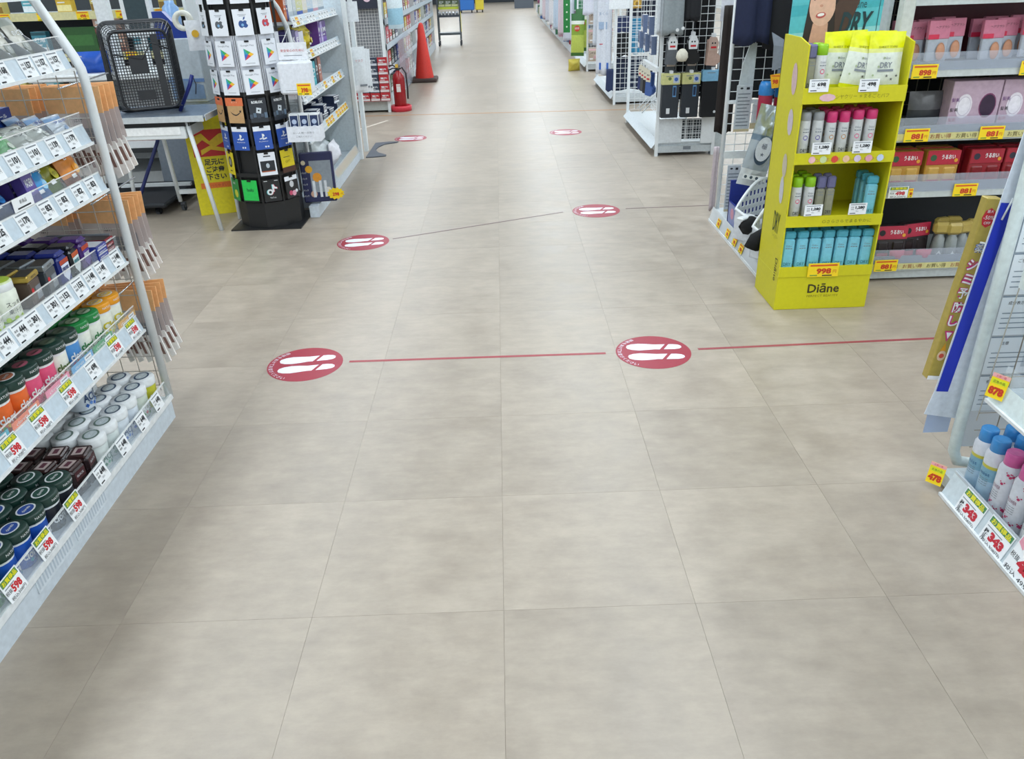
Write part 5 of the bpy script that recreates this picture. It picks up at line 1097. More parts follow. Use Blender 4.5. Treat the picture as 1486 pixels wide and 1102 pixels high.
b = MB(); b.box(-.04, .04, 0, .02, 0, .13, C('cfd6da', .3, alpha=.8), .006); b.box(-.05, .03, -.004, 0, .0, .03, C('c9bb96')); tag(b.build('clear_pack', None, (1.40, 4.39, .53)), 'cloudy clear pack hanging behind the red bottles', 'pack')
def redbottle():
    b = MB(); b.lathe([(0, 0), (.032, 0), (.036, .01), (.036, .13), (.033, .14)], C('a3203e', .3), 16); b.rect(-.014, .014, .05, .08, C('d8a0ac'), y=-.0365); b.rect(-.009, .009, .055, .072, C('a3203e'), y=-.037)
    c = MB(); c.lathe([(.037, .135), (.039, .14), (.037, .18), (.03, .2), (0, .202)], C('2f7fc4', .3), 16)
    return [('bottle', b, None), ('cap', c, None)]
spawn('redbottle', redbottle, 'red_bottle', 'dark red bottle with blue cap hanging in the brush rack, left one', 'bottle', (1.385, 4.28, .585), 0, 'dark red bottles')
spawn('redbottle', redbottle, 'red_bottle', 'dark red bottle with blue cap, mostly behind the silver brush bag', 'bottle', (1.475, 4.30, .57), 0, 'dark red bottles')
for x, y, z, r_ in ((1.40, 4.20, .765, -.25), (1.465, 4.2, .745, .12)):
    b = MB(); b.plate([(-.028, .06), (.028, .07), (.018, .0), (-.014, -.005)], .0015, C('eeb01c', .5)); b.text('98', 0, .028, .022, TAGR, bold=.05); b.rect(-.022, .022, .054, .058, RED)
    b.at(); tag(b.build('price_flag', None, (x, y, z), r_), 'yellow price flag above the %s red bottle' % ('left' if x < 1.42 else 'right'), 'price tag')
b = MB(); b.add([(-.05, 0, .10), (.08, 0, .08), (.03, 0, -.01), (-.045, 0, -.02), (-.06, .02, .16)], [(0, 3, 2, 1), (0, 1, 4)], C('9aa2ae', .3, alpha=.75)); b.box(-.012, .012, 0, .01, -.10, -.01, C('6d7a86', .4)); tag(b.build('grey_scoop', None, (1.44, 4.26, .86)), 'grey translucent pouch above the price flags', 'pouch')
b = MB(); b.tube([(0, 0, 0), (.16, .05, -.045)], .004, C('dfe6ee', .2, metal=.6), 6); tag(b.build('chrome_rod', None, (1.44, 4.1, .945)), 'thin shiny rod slanting above the grey pouch', 'rod')
# silver brush bag hung diagonally
t = thing('brush_bag', 'silver clear bag with a white oval brush hanging beside the yellow display', 'bag', (1.30, 4.02, .46), .05, ry=.22)
b = MB(); b.pillow(.145, .40, .06, [(.18, C('d5dade', .35)), (.24, C('5a6f86', .3)), (.55, A('b4c0ca', .75)), (.62, C('6d8296', .3)), (1, C('b9c3cb', .15, metal=.5))], 10, 14, rough_=1.6, seed=2, z0=-.15); b.rect(-.06, .06, -.115, -.09, PAPER, y=-.026)
for k in range(4): b.disc(-.045+.03*k, -.103, .008, C('4a5a68'), y=-.0265)
b.build('bag_film', t); b = MB(); b.disc(-.008, .045, .040, C('dfe4f2', .3), y=-.050, n=22, sz=1.5); b.disc(-.006, .032, .042, C('3c5068', .3), y=-.045, n=22, sz=1.6); b.text('極', -.008, .06, .028, C('6a7288'), y=-.052); b.text('★', -.008, .02, .02, C('6a7288'), y=-.052); b.build('brush_head', t)
garment('black_trousers', 'black garments hanging above the brush rack, right one', C('14151a', .85), 1.485, 4.36, .93, .25, .6, .12, 0, 31, mark=lambda b: b.box(-.03, -.024, -.075, -.07, .03, .20, C('6a6a66')))
garment('navy_trousers', 'navy garment hanging above the brush rack, left one', C('1b2342', .85), 1.30, 4.35, .965, .19, .6, .11, 0, 32)
b = MB(); b.plate([(-.05, 0), (.035, 0), (.035, .30), (.0, .30), (-.03, .2)], .01, C('c8d0d4', .4)); tag(b.build('ironing_pad', None, (1.315, 4.40, .66)), 'pale grey pointed pad hanging left of the red bottles', 'pad')
garment('shade_backing', 'dark sheet added as shade behind the mesh of the brush rack', C('1c1e22', .85), 1.44, 4.56, .66, .36, .85, .07, 0, 34)  # added backing so the space behind the mesh reads as shaded
garment('pink_sleeve', 'pale pink cloth hanging outside the rack post', C('b9adb2', .7), 1.222, 4.53, .05, .035, .36, .03, 0, 33)
# blue tray carton
t = thing('blue_carton', 'navy blue open carton behind the white baskets', 'carton', (0, 0, 0))
NB = C('1c2f86', .45)
b = MB(); b.box(1.225, 1.58, 4.20, 4.21, .076, .30, NB); b.box(1.225, 1.235, 3.88, 4.21, .076, .19, NB); b.box(1.225, 1.58, 3.88, 4.21, .076, .082, NB); b.build('carton_body', t)
b = MB(); b.rect(-.15, .15, 0, .11, C('7a86b8', .4)); b.disc(-.08, .06, .03, C('c98aa0'), y=-.001); b.disc(0, .05, .035, C('c8ccd8'), y=-.001); b.rect(.05, .12, .02, .09, C('3a4a90'), y=-.001); b.build('printed_side', t, (1.2245, 4.04, .078), -PI/2)
b = MB(); b.lathe([(0, 0), (.03, 0), (.03, .05), (.02, .08), (.02, .12), (0, .12)], C('3a8ad8', .3), 12); tag(b.build('blue_bottle', None, (1.53, 4.1, .083)), 'bright blue bottle in the navy carton', 'bottle')
# two white perforated baskets
def pbasket():
    WP = C('d9dee4', .4); b = MB(); w_, d, h = .38, .17, .20
    b.box(-w_/2, w_/2, -d/2, d/2, 0, .004, WP); b.box(-w_/2, -w_/2+.004, -d/2, d/2, 0, h*.7, WP); b.box(w_/2-.004, w_/2, -d/2, d/2, 0, h*.7, WP); b.box(-w_/2, w_/2, -d/2, -d/2+.004, 0, h*.45, WP)
    back = MB(); N, M_ = 13, 6; dx = w_/N; dz = h*1.35/M_
    for i in range(N):       # perforated back with an arched rim: rounded struts round square holes
        top = h*1.35*(.55+.45*math.sin(PI*(i+.5)/N)); x0 = -w_/2+i*dx
        back.box(x0, x0+dx*.42, d/2-.004, d/2, 0, top, WP); z = 0
        while z < top: back.box(x0+dx*.42, x0+dx, d/2-.004, d/2, z, min(z+dz*.45, top), WP); z += dz
    rim = MB(); P = [(-w_/2+w_*i/14, d/2-.002, h*1.35*(.55+.45*math.sin(PI*i/14))+.004) for i in range(15)]
    P = [(-w_/2, -d/2-.05, .03), (-w_/2, 0, h*.6)] + P + [(w_/2, 0, h*.6), (w_/2, -d/2-.02, h*.4)]
    rim.tube(P, .008, C('e6eaee', .35), 8); rim.tube([(-w_/2-.002, -d/2-.01, h*.42), (w_/2, -d/2-.01, h*.42)], .008, C('e6eaee', .35), 8)
    hd = MB(); hd.box(-w_/2-.07, -w_/2+.03, -.02, .02, h*.62, h*.62+.012, WHITE, .004)
    return [('basket_body', b, None), ('perforated_back', back, None), ('rim', rim, None), ('handle', hd, None)]
spawn('pbasket', pbasket, 'white_basket', 'white perforated basket before the navy carton, farther one', 'basket', (1.375, 3.93, .08), .62, 'white perforated baskets')
spawn('pbasket', pbasket, 'white_basket', 'white perforated basket nearest the yellow display', 'basket', (1.375, 3.62, .08), .58, 'white perforated baskets')
def fuzz(pts, r, nm, lb, loc, rz):
    b = MB(); b.tube(pts, r, C('0f1012', .95), 10)
    rnd = random.Random(3); b.v = [(x+rnd.uniform(-.006, .006), y+rnd.uniform(-.006, .006), z+rnd.uniform(-.006, .006)) for x, y, z in b.v]
    tag(b.build(nm, None, loc, rz), lb, 'slippers', 'black furry slippers')
fuzz([(-.08, .0, -.03), (-.06, -.0, .01), (0, .0, .03), (.06, -.02, .02), (.11, -.04, -.02)], .034, 'furry_slipper', 'black furry slipper hanging over the near basket rim', (1.215, 3.50, .19), .35)
fuzz([(-.05, 0, 0), (0, .01, .02), (.06, .0, .02)], .036, 'furry_slipper', 'black furry slipper lying inside the farther basket', (1.235, 3.78, .165), .4)
# ================================================================ RIGHT: yellow cardboard display stand
ys = thing('display_stand', 'bright yellow cardboard display stand with lettered base', 'display stand', (0, 0, 0))
YC = C('cdc60e', .5, vary=.04); XL, XR, YF, YB_ = 1.150, 1.545, 3.12, 3.40
b = MB(); b.box(XL, XR, YF, YB_, .0, .150, YC, .002); b.box(XL, XR, YF-.004, YF, .150, .195, YC); b.build('plinth', ys)
for nm, x in (('left_wall', XL), ('right_wall', XR-.006)):
    b = MB(); P = [(YF, .15), (YB_, .15), (YB_, 1.08), (YF+.10, 1.08), (YF, 1.06)]
    b.add([(x, y, z) for y, z in P]+[(x+.006, y, z) for y, z in P], [(0, 1, 2, 3, 4), (9, 8, 7, 6, 5)]+[(i, i+5, (i+1) % 5+5, (i+1) % 5) for i in range(5)], YC); b.build(nm, ys)
MB().box(XL, XR, YB_-.005, YB_, .15, 1.08, YC).build('back_wall', ys)
SZ = [(.180, None), (.397, .373), (.650, .628), (.893, .857)]
for z, zf in SZ:
    b = MB(); b.box(XL+.006, XR-.006, YF+.002, YB_-.005, z-.005, z, YC)
    if zf: b.box(XL, XR, YF-.005, YF, zf-.006, z+.016, YC)
    o = b.build('shelf', ys)
def ytext(s, x, z, h, m, w=None, bold=0., y=YF-.0062): 
    return MB().text(s, x, z, h, m, y=0, w=w, bold=bold), y
def stand_text(nm, items):
    b = MB()
    for s, x, z, h, m, w_, bd in items: b.text(s, x, z, h, m, y=-.0004, w=w_, bold=bd)
    return b.build(nm, ys, (0, YF-.0052, 0))
DKT = C('3b3512', .6, vary=0)
b = MB(); b.text('Diāne', 1.352, .095, .042, DKT, y=-.0006, w=.135, bold=.02); b.text('PERFECT BEAUTY', 1.352, .060, .010, C('8f8410', .6, vary=0), y=-.0006, w=.135); b.build('base_lettering', ys, (0, YF-.0002, 0))
stand_text('shelf_lettering', [('シンヤクリー ＊まるごとパフ', 1.37, .875, .016, C('8a8410'), .22, 0), ('○△ぷるぷる＊ふわふわ◇つや', 1.36, .638, .016, C('b56a6a'), .3, 0), ('○さらさらでまるやかに', 1.40, .388, .014, C('6a6a10'), .2, 0)])
# characters strip shown only as plain coloured flowers
b = MB()
for k, h in enumerate(('e8b8b8', 'c8d8a0', 'd84a3a', 'e8c0a0', 'd8c8e0', 'e0a0b0', 'c0d0e8')): b.disc(1.22+.045*k, .640, .014, C(h), y=0, n=9)
b.disc(1.245, .873, .020, C('e0b8c0'), y=-.0, n=9, sx=1.6, sz=.7); b.build('flower_stickers', ys, (0, YF-.0064, 0))
# side face stickers and lettering (left wall faces -x)
sd = MB()
for y_, z, sx, sz_, h in ((-.045, .93, 1, 2.0, 'cdb0b0'), (-.03, .77, 1, 1.7, 'c8bcc4'), (-.03, .60, .9, 1.6, 'bfb6a0'), (-.03, .50, .8, 1.9, 'c4c4c8')): MB().disc(y_+.0, z, .030, C(h, .5), y=-.0006, n=12, sx=sx, sz=sz_, rot=.1).build('side_sticker', ys, (XL-.0006, YF+.06, 0), -PI/2)
sd.text('DRY', -.04, .36, .085, C('3a4a10', .6, vary=0), y=-.0008, w=.075, bold=.01); sd.text('シャンプー', -.04, .30, .018, C('8a8a10'), y=-.0008, w=.07)
sd.build('side_print', ys, (XL-.0006, YF+.06, 0), -PI/2)
sd = MB(); sd.text('Diāne', 0, 0, .03, DKT, y=-.0008, w=.10, rot=-PI/2); sd.build('side_lettering', ys, (XL-.0008, YF+.04, .17), -PI/2)
# stand-up poster: sky, plain model portrait, lettering
t = thing('header_poster', 'turquoise poster of a smiling dark-haired woman standing in the yellow display', 'poster', (1.345, 3.385, .86))
b = MB(); b.box(-.185, .175, 0, .004, 0, .55, C('56b8c0', .5)); 
for k, (z, h) in enumerate(((.18, '8fd0d4'), (.28, '3fa8b2'), (.36, 'a8dcdc'), (.46, '6cc4ca'))): b.poly([(-.185, z), (.175, z+.03), (.175, z+.06), (-.185, z+.04)], C(h, .5), y=-.0004)
b.rect(-.185, .175, 0, .10, C('dde4e0', .5), y=-.0005)
b.build('backing', t)
p = MB(); p.X = Matrix.Translation((0, 0, .035)); HAIR = C('2b211e', .6); SKIN = C('dcb098', .6)
p.poly([(-.155, .135), (-.13, .16), (-.11, .40), (-.05, .46), (.02, .42), (.06, .33), (.05, .24), (.0, .18), (-.02, .12), (-.09, .10)], HAIR, y=-.0010)
p.poly([(-.20+.02, .10), (-.14, .16), (-.05, .14), (.03, .17), (.05, .12), (.05, .0), (-.18, .0)], C('b8b43a', .6), y=-.0012); p.poly([(-.18, .10), (-.10, .12), (-.02, .12), (.05, .10), (.05, 0), (-.18, 0)], C('d8dde0', .6), y=-.0014)
p.poly([(-.105, .13), (-.095, .22), (-.035, .22), (-.03, .13), (-.06, .105)], C('cf9f86', .6), y=-.0016)
p.disc(-.065, .285, .052, SKIN, y=-.0020, n=24, sx=1., sz=1.45); p.disc(-.068, .249, .020, C('b8544e', .6), y=-.0024, n=14, sz=.55, rot=.15); p.disc(-.068, .251, .014, C('f0ece8'), y=-.0026, n=12, sz=.42, rot=.15)
p.disc(-.070, .283, .007, C('c89078', .6), y=-.0024, sz=.7)
for x in (-.088, -.046): p.disc(x, .312, .009, C('2a1c18', .5), y=-.0025, sz=.5)
p.poly([(-.12, .36), (-.10, .30), (-.06, .355), (-.02, .34), (-.015, .28), (.01, .35), (-.03, .40), (-.09, .40)], HAIR, y=-.0028)
p.poly([(-.015, .28), (.0, .14), (.05, .20), (.08, .30), (.10, .36), (.03, .36)], C('4a342a', .6), y=-.0022)
p.build('portrait', t)
p = MB(); p.text('Diāne', .075, .322, .032, C('1f4a50', .5, vary=0), y=-.0012, w=.07); p.text('DRY', .075, .250, .085, C('14343a', .5, vary=0), y=-.0030, w=.120, bold=.03, shear=.15)
p.text('さらふわ', -.10, .12, .05, C('c83a5a', .5, vary=0), y=-.003, w=.09, bold=.05); p.text('JUN', -.075, .07, .04, C('d8463a', .5, vary=0), y=-.003, w=.07, bold=.05); p.rect(.16, .163, .1, .5, C('2a5a60'), y=-.001)
p.build('poster_lettering', t, label='dark DRY lettering on turquoise')
# tags on the stand
for x, z, pr in ((1.205, .897, '698'), (1.395, .892, '498'), (1.25, .663, '1,280'), (1.41, .663, '1,280'), (1.255, .417, '1,280'), (1.435, .417, '1,280')):
    put('price_tag', tagm('w', pr, wide=.074, h=.046), ys, (x, YF-.010, z-.002), random.uniform(-.05, .05))
put('price_tag', tagm('y', '998', wide=.13, h=.060), ys, (1.335, YF-.010, .150), 0)
# goods in the stand
def slim(body, cap, capz, H_, r_, txt, acc, tcol, oval=False):
    def mk():
        b = MB(); 
        if oval: b.box(-r_, r_, -r_*.6, r_*.6, 0, H_*capz, body, .006)
        else: b.lathe([(0, 0), (r_*.94, 0), (r_, .004), (r_, H_*capz), (r_*.8, H_*capz+.004)], body, 14)
        yy = -r_*.6-.0006 if oval else None
        kw = dict(y=yy) if oval else dict(bend=r_+.0006, y=0)
        b.text(txt, 0, H_*.12, .014, tcol, w=r_*1.3, **kw)
        if acc: b.text('●', 0, H_*.42, .018, acc, **kw)
        b.text('ーーー', 0, H_*.55, .004, FADE, w=r_*1.2, **kw); b.text('Diāne', 0, H_*.62, .007, FADE, w=r_, **kw)
        c = MB()
        if oval: c.box(-r_*1.01, r_*1.01, -r_*.62, r_*.62, H_*capz, H_, cap, .006)
        else: c.lathe([(r_*.9, H_*capz), (r_, H_*capz+.002), (r_, H_-.006), (r_*.85, H_), (0, H_)], cap, 14)
        return [('bottle', b, None), ('cap', c, None)]
    return mk
WB = C('c4c6c6', .35); SV = C('9fa3a8', .35); PKC = C('d83a78', .35); LG = C('8cc21c', .35); AQ = C('7cc8dc', .35)
SB = {'spray_violet': (slim(WB, SV, .80, .165, .021, 'DRY', C('5a4aa0'), INK), 'white spray with grey cap and violet mark'),
      'spray_amber': (slim(WB, PKC, .74, .165, .020, 'DRY', C('b87a1c'), INK), 'white spray with pink cap and amber band'),
      'spray_pink': (slim(WB, PKC, .78, .168, .021, 'DRY', C('e0508a'), INK), 'white spray with pink cap and pink mark'),
      'spray_lime': (slim(WB, LG, .76, .165, .021, 'DRY', C('d83a6a'), INK), 'white spray with lime cap and red spot'),
      'bottle_aqua': (slim(AQ, C('4fa8be', .3), .80, .160, .023, 'DRY', None, C('2f7088'), True), 'aqua blue dry shampoo bottle'),
      'sachet': (slim(C('8f8f7c', .35), C('6a6a90', .35), .7, .165, .017, 'DRY', None, INK, True), 'grey green slim pack with violet top')}
def srow(z, xs, names, y0, nrow, place, h=0):
    for i, (x, k) in enumerate(zip(xs, names)):
        for r in range(nrow if isinstance(nrow, int) else nrow[i]):
            spawn(k, SB[k][0], k if k in ('sachet',) else 'shampoo_bottle', '%s, %s from left, %s, yellow stand %s' % (SB[k][1], ORD[i], 'front' if r == 0 else 'behind' if r == 1 else 'rear', place), 'bottle', (x, y0+.05*r, z), random.uniform(-.15, .15), 'bottles on the %s of the yellow stand' % place, rx=0)
srow(.6505, (1.192, 1.243, 1.295, 1.345, 1.398, 1.450), ('spray_violet', 'spray_violet', 'spray_amber', 'spray_amber', 'spray_pink', 'spray_pink'), 3.165, 3, 'second shelf')
srow(.3975, (1.195, 1.247, 1.293, 1.333, 1.500), ('spray_lime', 'spray_lime', 'sachet', 'sachet', 'bottle_aqua'), 3.165, (3, 3, 2, 2, 3), 'third shelf')
srow(.1805, [1.190+.0545*k for k in range(7)], ['bottle_aqua']*7, 3.155, 3, 'lowest shelf')
srow(.8935, (1.185, 1.222), ('sachet', 'spray_lime'), 3.17, 2, 'top shelf')
def wipes():
    b = MB(); b.pillow(.135, .20, .035, [(.07, C('d8de1c', .3)), (.62, C('dfe6da', .3)), (.74, C('e2e68a', .3)), (1, C('e4e80c', .3))], 8, 14, rough_=.25, seed=6)
    b.text('DRY', .0, .085, .020, FADE, y=-.020, w=.045, bold=.02); b.rect(-.03, .03, .062, .070, FADE, y=-.019); b.text('SHEET TYPE', 0, .148, .007, C('6a6a10'), y=-.0165, w=.07); b.text('Diāne', 0, .11, .008, FADE, y=-.02)
    for k in range(6): b.text('★', -.045+.018*k, .035+.012*(k % 2), .012, C('4a4a4a'), y=-.018) if k > 2 else b.disc(-.045+.018*k, .05+.03*k, .004, C('a8b890'), y=-.02)
    return [('pouch', b, None)]
for k, (x, y, ry, lb) in enumerate(((1.455, 3.145, 0, 'yellow-topped wipe pouch standing straight at the right of the stand top'), (1.365, 3.165, .16, 'yellow-topped wipe pouch leaning in the middle of the stand top'), (1.305, 3.205, .02, 'yellow-topped wipe pouch at the left, behind the leaning one'), (1.44, 3.19, 0, 'yellow-topped wipe pouch behind the straight one'), (1.36, 3.25, -.03, 'yellow-topped wipe pouch at the very back'))):
    spawn('wipes', wipes, 'wipe_pouch', lb, 'pouch', (x, y, .8945), 0, 'yellow topped wipe pouches', rx=-.06, ry=ry)

# ================================================================ RIGHT: hair-care wall shelf facing the camera
hs = thing('hair_shelf', 'grey shelf unit of pink and red hair packs right of the yellow stand', 'shelf unit', (0, 0, 0))
MB().box(1.66, 3.3, 3.42, 3.80, .012, .075, C('b9bfc0', .45)).build('base', hs)
HZ = [(.058, .110), (.398, .450), (.640, .690), (.900, .945), (1.17, 1.22)]
for i, (z0, z1) in enumerate(HZ):
    b = MB(); b.box(1.66, 3.3, 3.42, 3.80, z0+.02, z0+.034, METAL); b.box(1.66, 3.3, 3.408, 3.42, z0-.006, z0+.020, C('c2c9c9', .4)); b.box(1.66, 3.3, 3.412, 3.42, z0+.02, z1+.01, C('8f9aa6', .3))
    o = b.build('shelf', hs)
    MB().box(1.66, 3.3, 3.404, 3.406, z0+.02, z1+.045, A('c8d0e0', .25)).build('clear_guard', o)
    if i in (0, 2):
        c = MB(); c.box(1.66, 3.3, 3.402, 3.4035, z0+.002, z0+.030, C('cfc88a', .5))
        for k in range(14): c.text('お買い得', 1.76+.11*k, z0+.016, .019, C(['4a3a1a', '8a2a1c'][k % 2], .6, vary=0), y=3.4012, w=.088)
        c.build('promotion_strip', o)
for (x, z, i) in ((1.745, .058, 0), (2.03, .398, 1), (1.765, .640, 2), (2.085, .640, 2), (1.745, .895, 3), (2.19, .895, 3)):
    put('price_tag', tagm('y', '898' if i == 3 else '881', wide=.105, h=.055), hs, (x, 3.398, z-.004))
put('price_tag', tagm('s', '498', wide=.085, h=.050), hs, (1.735, 3.398, .396)); put('price_tag', tagm('y', 'M', wide=.02, h=.04), hs, (1.79, 3.398, .396))
MB().box(1.66, 3.3, 3.80, 3.82, 0, 1.7, C('1f2226', .6)).build('back_panel', hs)
wire_grid(1.68, 2.6, .95, 1.6, .055, 'wire_back', hs, y=3.74, m=C('7a7468', .4, metal=.4)); wire_grid(1.68, 2.6, .68, .90, .055, 'wire_back', hs, y=3.74, m=C('7a7468', .4, metal=.4))
MB().box(1.615, 1.665, 3.41, 3.46, 0, 1.7, C('c9cdc8', .4), .004).build('upright', hs)
def kit(c1, c2, c3, tub):
    def mk():
        b = MB(); w_, h = .145, .155
        b.box(-w_/2, w_/2, -.02, .03, 0, h, c1, .004)
        c = MB(); c.box(-w_/2, w_/2, -.024, -.02, h*.60, h, c2, .002); c.text('うるおい', .02, h*.82, .020, WHITE, y=-.0246, w=.06, bold=.03); c.disc(-.045, h*.8, .014, c3, y=-.0246); c.disc(.055, h*.72, .008, C('e0a030'), y=-.0246)
        d = MB(); d.box(-w_/2+.008, -.004, -.026, .02, .004, h*.56, tub, .010); d.box(.004, w_/2-.008, -.026, .02, .004, h*.56, tub, .010); d.rect(-w_/2+.012, -.008, .008, h*.2, c2, y=-.0266); d.rect(.008, w_/2-.012, .008, h*.2, c2, y=-.0266)
        return [('tray', b, None), ('header_card', c, None), ('bottle_pair', d, None)]
    return mk
AMB = C('c9a052', .3); KR = C('b5233a', .4)
KITS = {'kit_amber': (kit(C('b98a3a', .35), KR, C('2f5a3a'), AMB), 'amber twin bottle kit with red header'), 'kit_red': (kit(C('8f1a26', .35), C('a01c30', .4), C('2a2a3a'), C('7c101c', .3)), 'deep red twin bottle kit'),
        'kit_black': (kit(C('2a2326', .35), C('b02a44', .4), C('1a1a1c'), C('241c1e', .3)), 'black twin bottle kit with pink red header')}
for k, (x, key) in enumerate(((1.76, 'kit_amber'), (1.925, 'kit_amber'), (2.115, 'kit_red'), (2.27, 'kit_red'), (2.42, 'kit_red'))):
    for r in range(2): spawn(key, KITS[key][0], 'hair_kit', '%s on the middle shelf, %s from left, %s' % (KITS[key][1], ORD[k], ['front', 'behind'][r]), 'hair kit', (x, 3.46+.07*r, .4325), 0, 'twin bottle kits on the middle shelf')
for k, (x, y, rz) in enumerate(((1.775, 3.47, 0), (1.90, 3.50, .25))):
    spawn('kit_black', KITS['kit_black'][0], 'hair_kit', '%s on the bottom shelf, %s' % (KITS['kit_black'][1], ['left and upright', 'right and turned'][k]), 'hair kit', (x, y, .0925), rz, 'black kits', rx=-.08)
b = MB(); b.pillow(.07, .05, .04, [(1, C('c23a5c', .4))], 6, 6, seed=5); pm = b.mesh('pink_sachet')
for k, x in enumerate((1.80, 1.925)): tag(put('pink_sachet', pm, None, (x, 3.43, .0925)), 'small pink sachet in front of the %s black kit' % ['left', 'right'][k], 'sachet', 'pink sachets')
def goldtop():
    b = MB(); b.lathe([(0, 0), (.028, 0), (.03, .02), (.024, .09), (.012, .11)], C('9aa0a0', .15, alpha=.8), 12); b.poly([(-.02, .005), (0, .04), (.02, .005)], WHITE, y=-.031); b.disc(0, .016, .008, C('2a3a6a'), y=-.0318)
    c = MB(); c.box(-.036, .036, -.02, .02, .11, .165, C('b09a50', .35), .012)
    return [('bottle', b, None), ('gold_cap', c, None)]
for k, (x, y) in enumerate(((2.005, 3.47), (2.055, 3.455), (2.11, 3.47), (2.04, 3.54), (2.10, 3.55), (2.17, 3.50))):
    spawn('goldtop', goldtop, 'gold_bottle', 'clear bottle with gold cap cover on the bottom shelf, %s from left' % ORD[k], 'bottle', (x, y, .0925), random.uniform(-.3, .3), 'gold topped bottles')
def pinkbox():
    b = MB(); w_, h = .21, .195; b.box(-w_/2, w_/2, -.045, .045, 0, h, C('bba2b4', .4), .002)
    b.disc(-.045, h*.48, .034, C('e2dbe4'), y=-.0455, n=20, sz=1.45); b.disc(-.045, h*.48, .028, C('c4bccc'), y=-.0460, n=20, sz=1.4); b.disc(-.045, h*.48, .026, C('e6e2ea'), y=-.0464, n=20, sz=1.4)
    b.disc(.055, h*.48, .036, C('7c3a64', .4), y=-.0455, n=20, sz=1.4); b.disc(.055, h*.48, .032, C('33203a', .3), y=-.0460, n=20, sz=1.4)
    for k in range(3): b.text('髪美', -.085, .04+.04*k, .016, [C('a82a5a'), INK, C('6a3a7a')][k], y=-.0468)
    return [('box', b, None)]
for k, x in enumerate((2.01, 2.225, 2.44)): spawn('pinkbox', pinkbox, 'brush_box', 'lilac pink box with oval brush window, %s from left' % ORD[k], 'box', (x, 3.49, .6745), 0, 'lilac pink boxes')
def dkpk():
    b = MB(); b.pillow(.16, .15, .05, [(.5, C('33363a', .25)), (1, C('5a5a5e', .25))], 8, 8, rough_=.5, seed=19); return [('pack', b, None)]
spawn('dkpk', dkpk, 'dark_pack', 'dark translucent pack left of the lilac pink boxes', 'pack', (1.84, 3.52, .6745), 0, None)
def pinkpack():
    b = MB(); b.box(-.045, .045, -.008, .008, 0, .09, C('a8aeb8', .3), .003); c = MB(); c.box(-.047, .047, -.010, .010, .085, .155, C('c2738a', .4), .002); c.rect(-.047, .0, .085, .103, C('c8284a'), y=-.0106); c.text('ヘアブラシ', .01, .13, .010, INK, y=-.0106, w=.06)
    d = MB(); d.disc(.012, .038, .020, C('b07a5a', .4), y=-.013, n=16, sz=1.7); d.disc(.012, .038, .017, C('c89070', .4), y=-.0135, n=16, sz=1.65)
    return [('blister', b, None), ('header_card', c, None), ('brush', d, None)]
for k, (x, y, z) in enumerate(((1.72, 3.50, .945), (1.80, 3.45, .95), (1.875, 3.48, .955), (2.03, 3.46, .945), (2.10, 3.49, .95), (2.19, 3.45, .955), (2.30, 3.48, .95))):
    for r in range(2): spawn('pinkpack', pinkpack, 'brush_blister', 'pink headed hairbrush blister on the top shelf, %s from left, %s' % (ORD[k], ['front', 'behind'][r]), 'blister pack', (x, y+.09*r, z), random.uniform(-.15, .15), 'pink headed hairbrush packs', rx=-.08)
b = MB(); b.box(-.3, .5, 0, .02, 0, .3, C('5c1f2c', .4)); tag(b.build('maroon_panel', None, (2.1, 3.70, .94)), 'dark maroon panel behind the hairbrush packs', 'panel')

# ================================================================ RIGHT FRONT: spray gondola
RY = 1.86
rg = thing('spray_shelf', 'white shelf unit with spray cans at the right edge of the photo', 'shelf unit', (0, 0, 0))
b = MB(); b.box(1.215, 1.62, -.6, RY-.03, .012, .050, C('c6cfd2', .4)); b.build('base', rg)
b = MB(); b.quad((1.196, RY-.085, .0), (1.196, -.6, .0), (1.222, -.6, .078), (1.222, RY-.085, .078), C('cdd9df', .35)); b.box(1.190, 1.198, -.6, RY-.085, -.0+.001, .010, WHITE); b.box(1.220, 1.226, -.6, RY-.085, .074, .082, A('e6eef4', .6)); fr_ = b.build('front_rail', rg)
b = MB(); b.tube([(1.60, RY, .07), (1.32, RY, .045), (1.275, RY, .055), (1.258, RY, .09), (1.255, RY, .15), (1.252, RY, 1.05), (1.27, RY, 1.18), (1.36, RY, 1.36)], .0155, C('d3dedd', .35), 14); b.build('end_frame', rg)
b = MB(); b.quad((1.27, RY+.004, .10), (1.58, RY+.004, .10), (1.58, RY+.004, 1.15), (1.27, RY+.004, 1.15), A('c9d6e2', .72, .2)); b.build('end_sheet', rg)
lf = MB()
LT = C('e0e8ee', .5, vary=0); LG_ = C('7f8e9c', .6, vary=0)
for k in range(7):
    z = .22+.115*k; lf.rect(1.275, 1.47, z, z+.112, LT, y=RY-.001); lf.rect(1.275, 1.47, z+.108, z+.112, LG_, y=RY-.0016)
    lf.text(['使用方法', '注意', '成分表示', 'ご使用前に', '使い方', '保管方法', '用法'][k], 1.315, z+.092, .010, INK, y=RY-.0018)
    for q in range(4): lf.rect(1.285, 1.36+.02*((q*k) % 4), z+.02+.014*q, z+.0225+.014*q, LG_, y=RY-.0018)
    lf.rect(1.375, 1.44, z+.02, z+.07, C('b9c4ce', .5, vary=0), y=RY-.0016); lf.disc(1.40, z+.045, .012, C('5c6874', .5, vary=0), y=RY-.002, n=4)
lf.build('instruction_sheet', rg)
b = MB(); b.tube([(1.285, RY-.02, .20), (1.31, RY-.02, .95)], .0018, C('b8b4a8', .4), 4)
for k in range(6): b.tube([(1.34+.05*k, RY-.03, .08), (1.34+.05*k, RY-.03, 1.1)], .002, C('8f8a80', .4, metal=.3), 4)
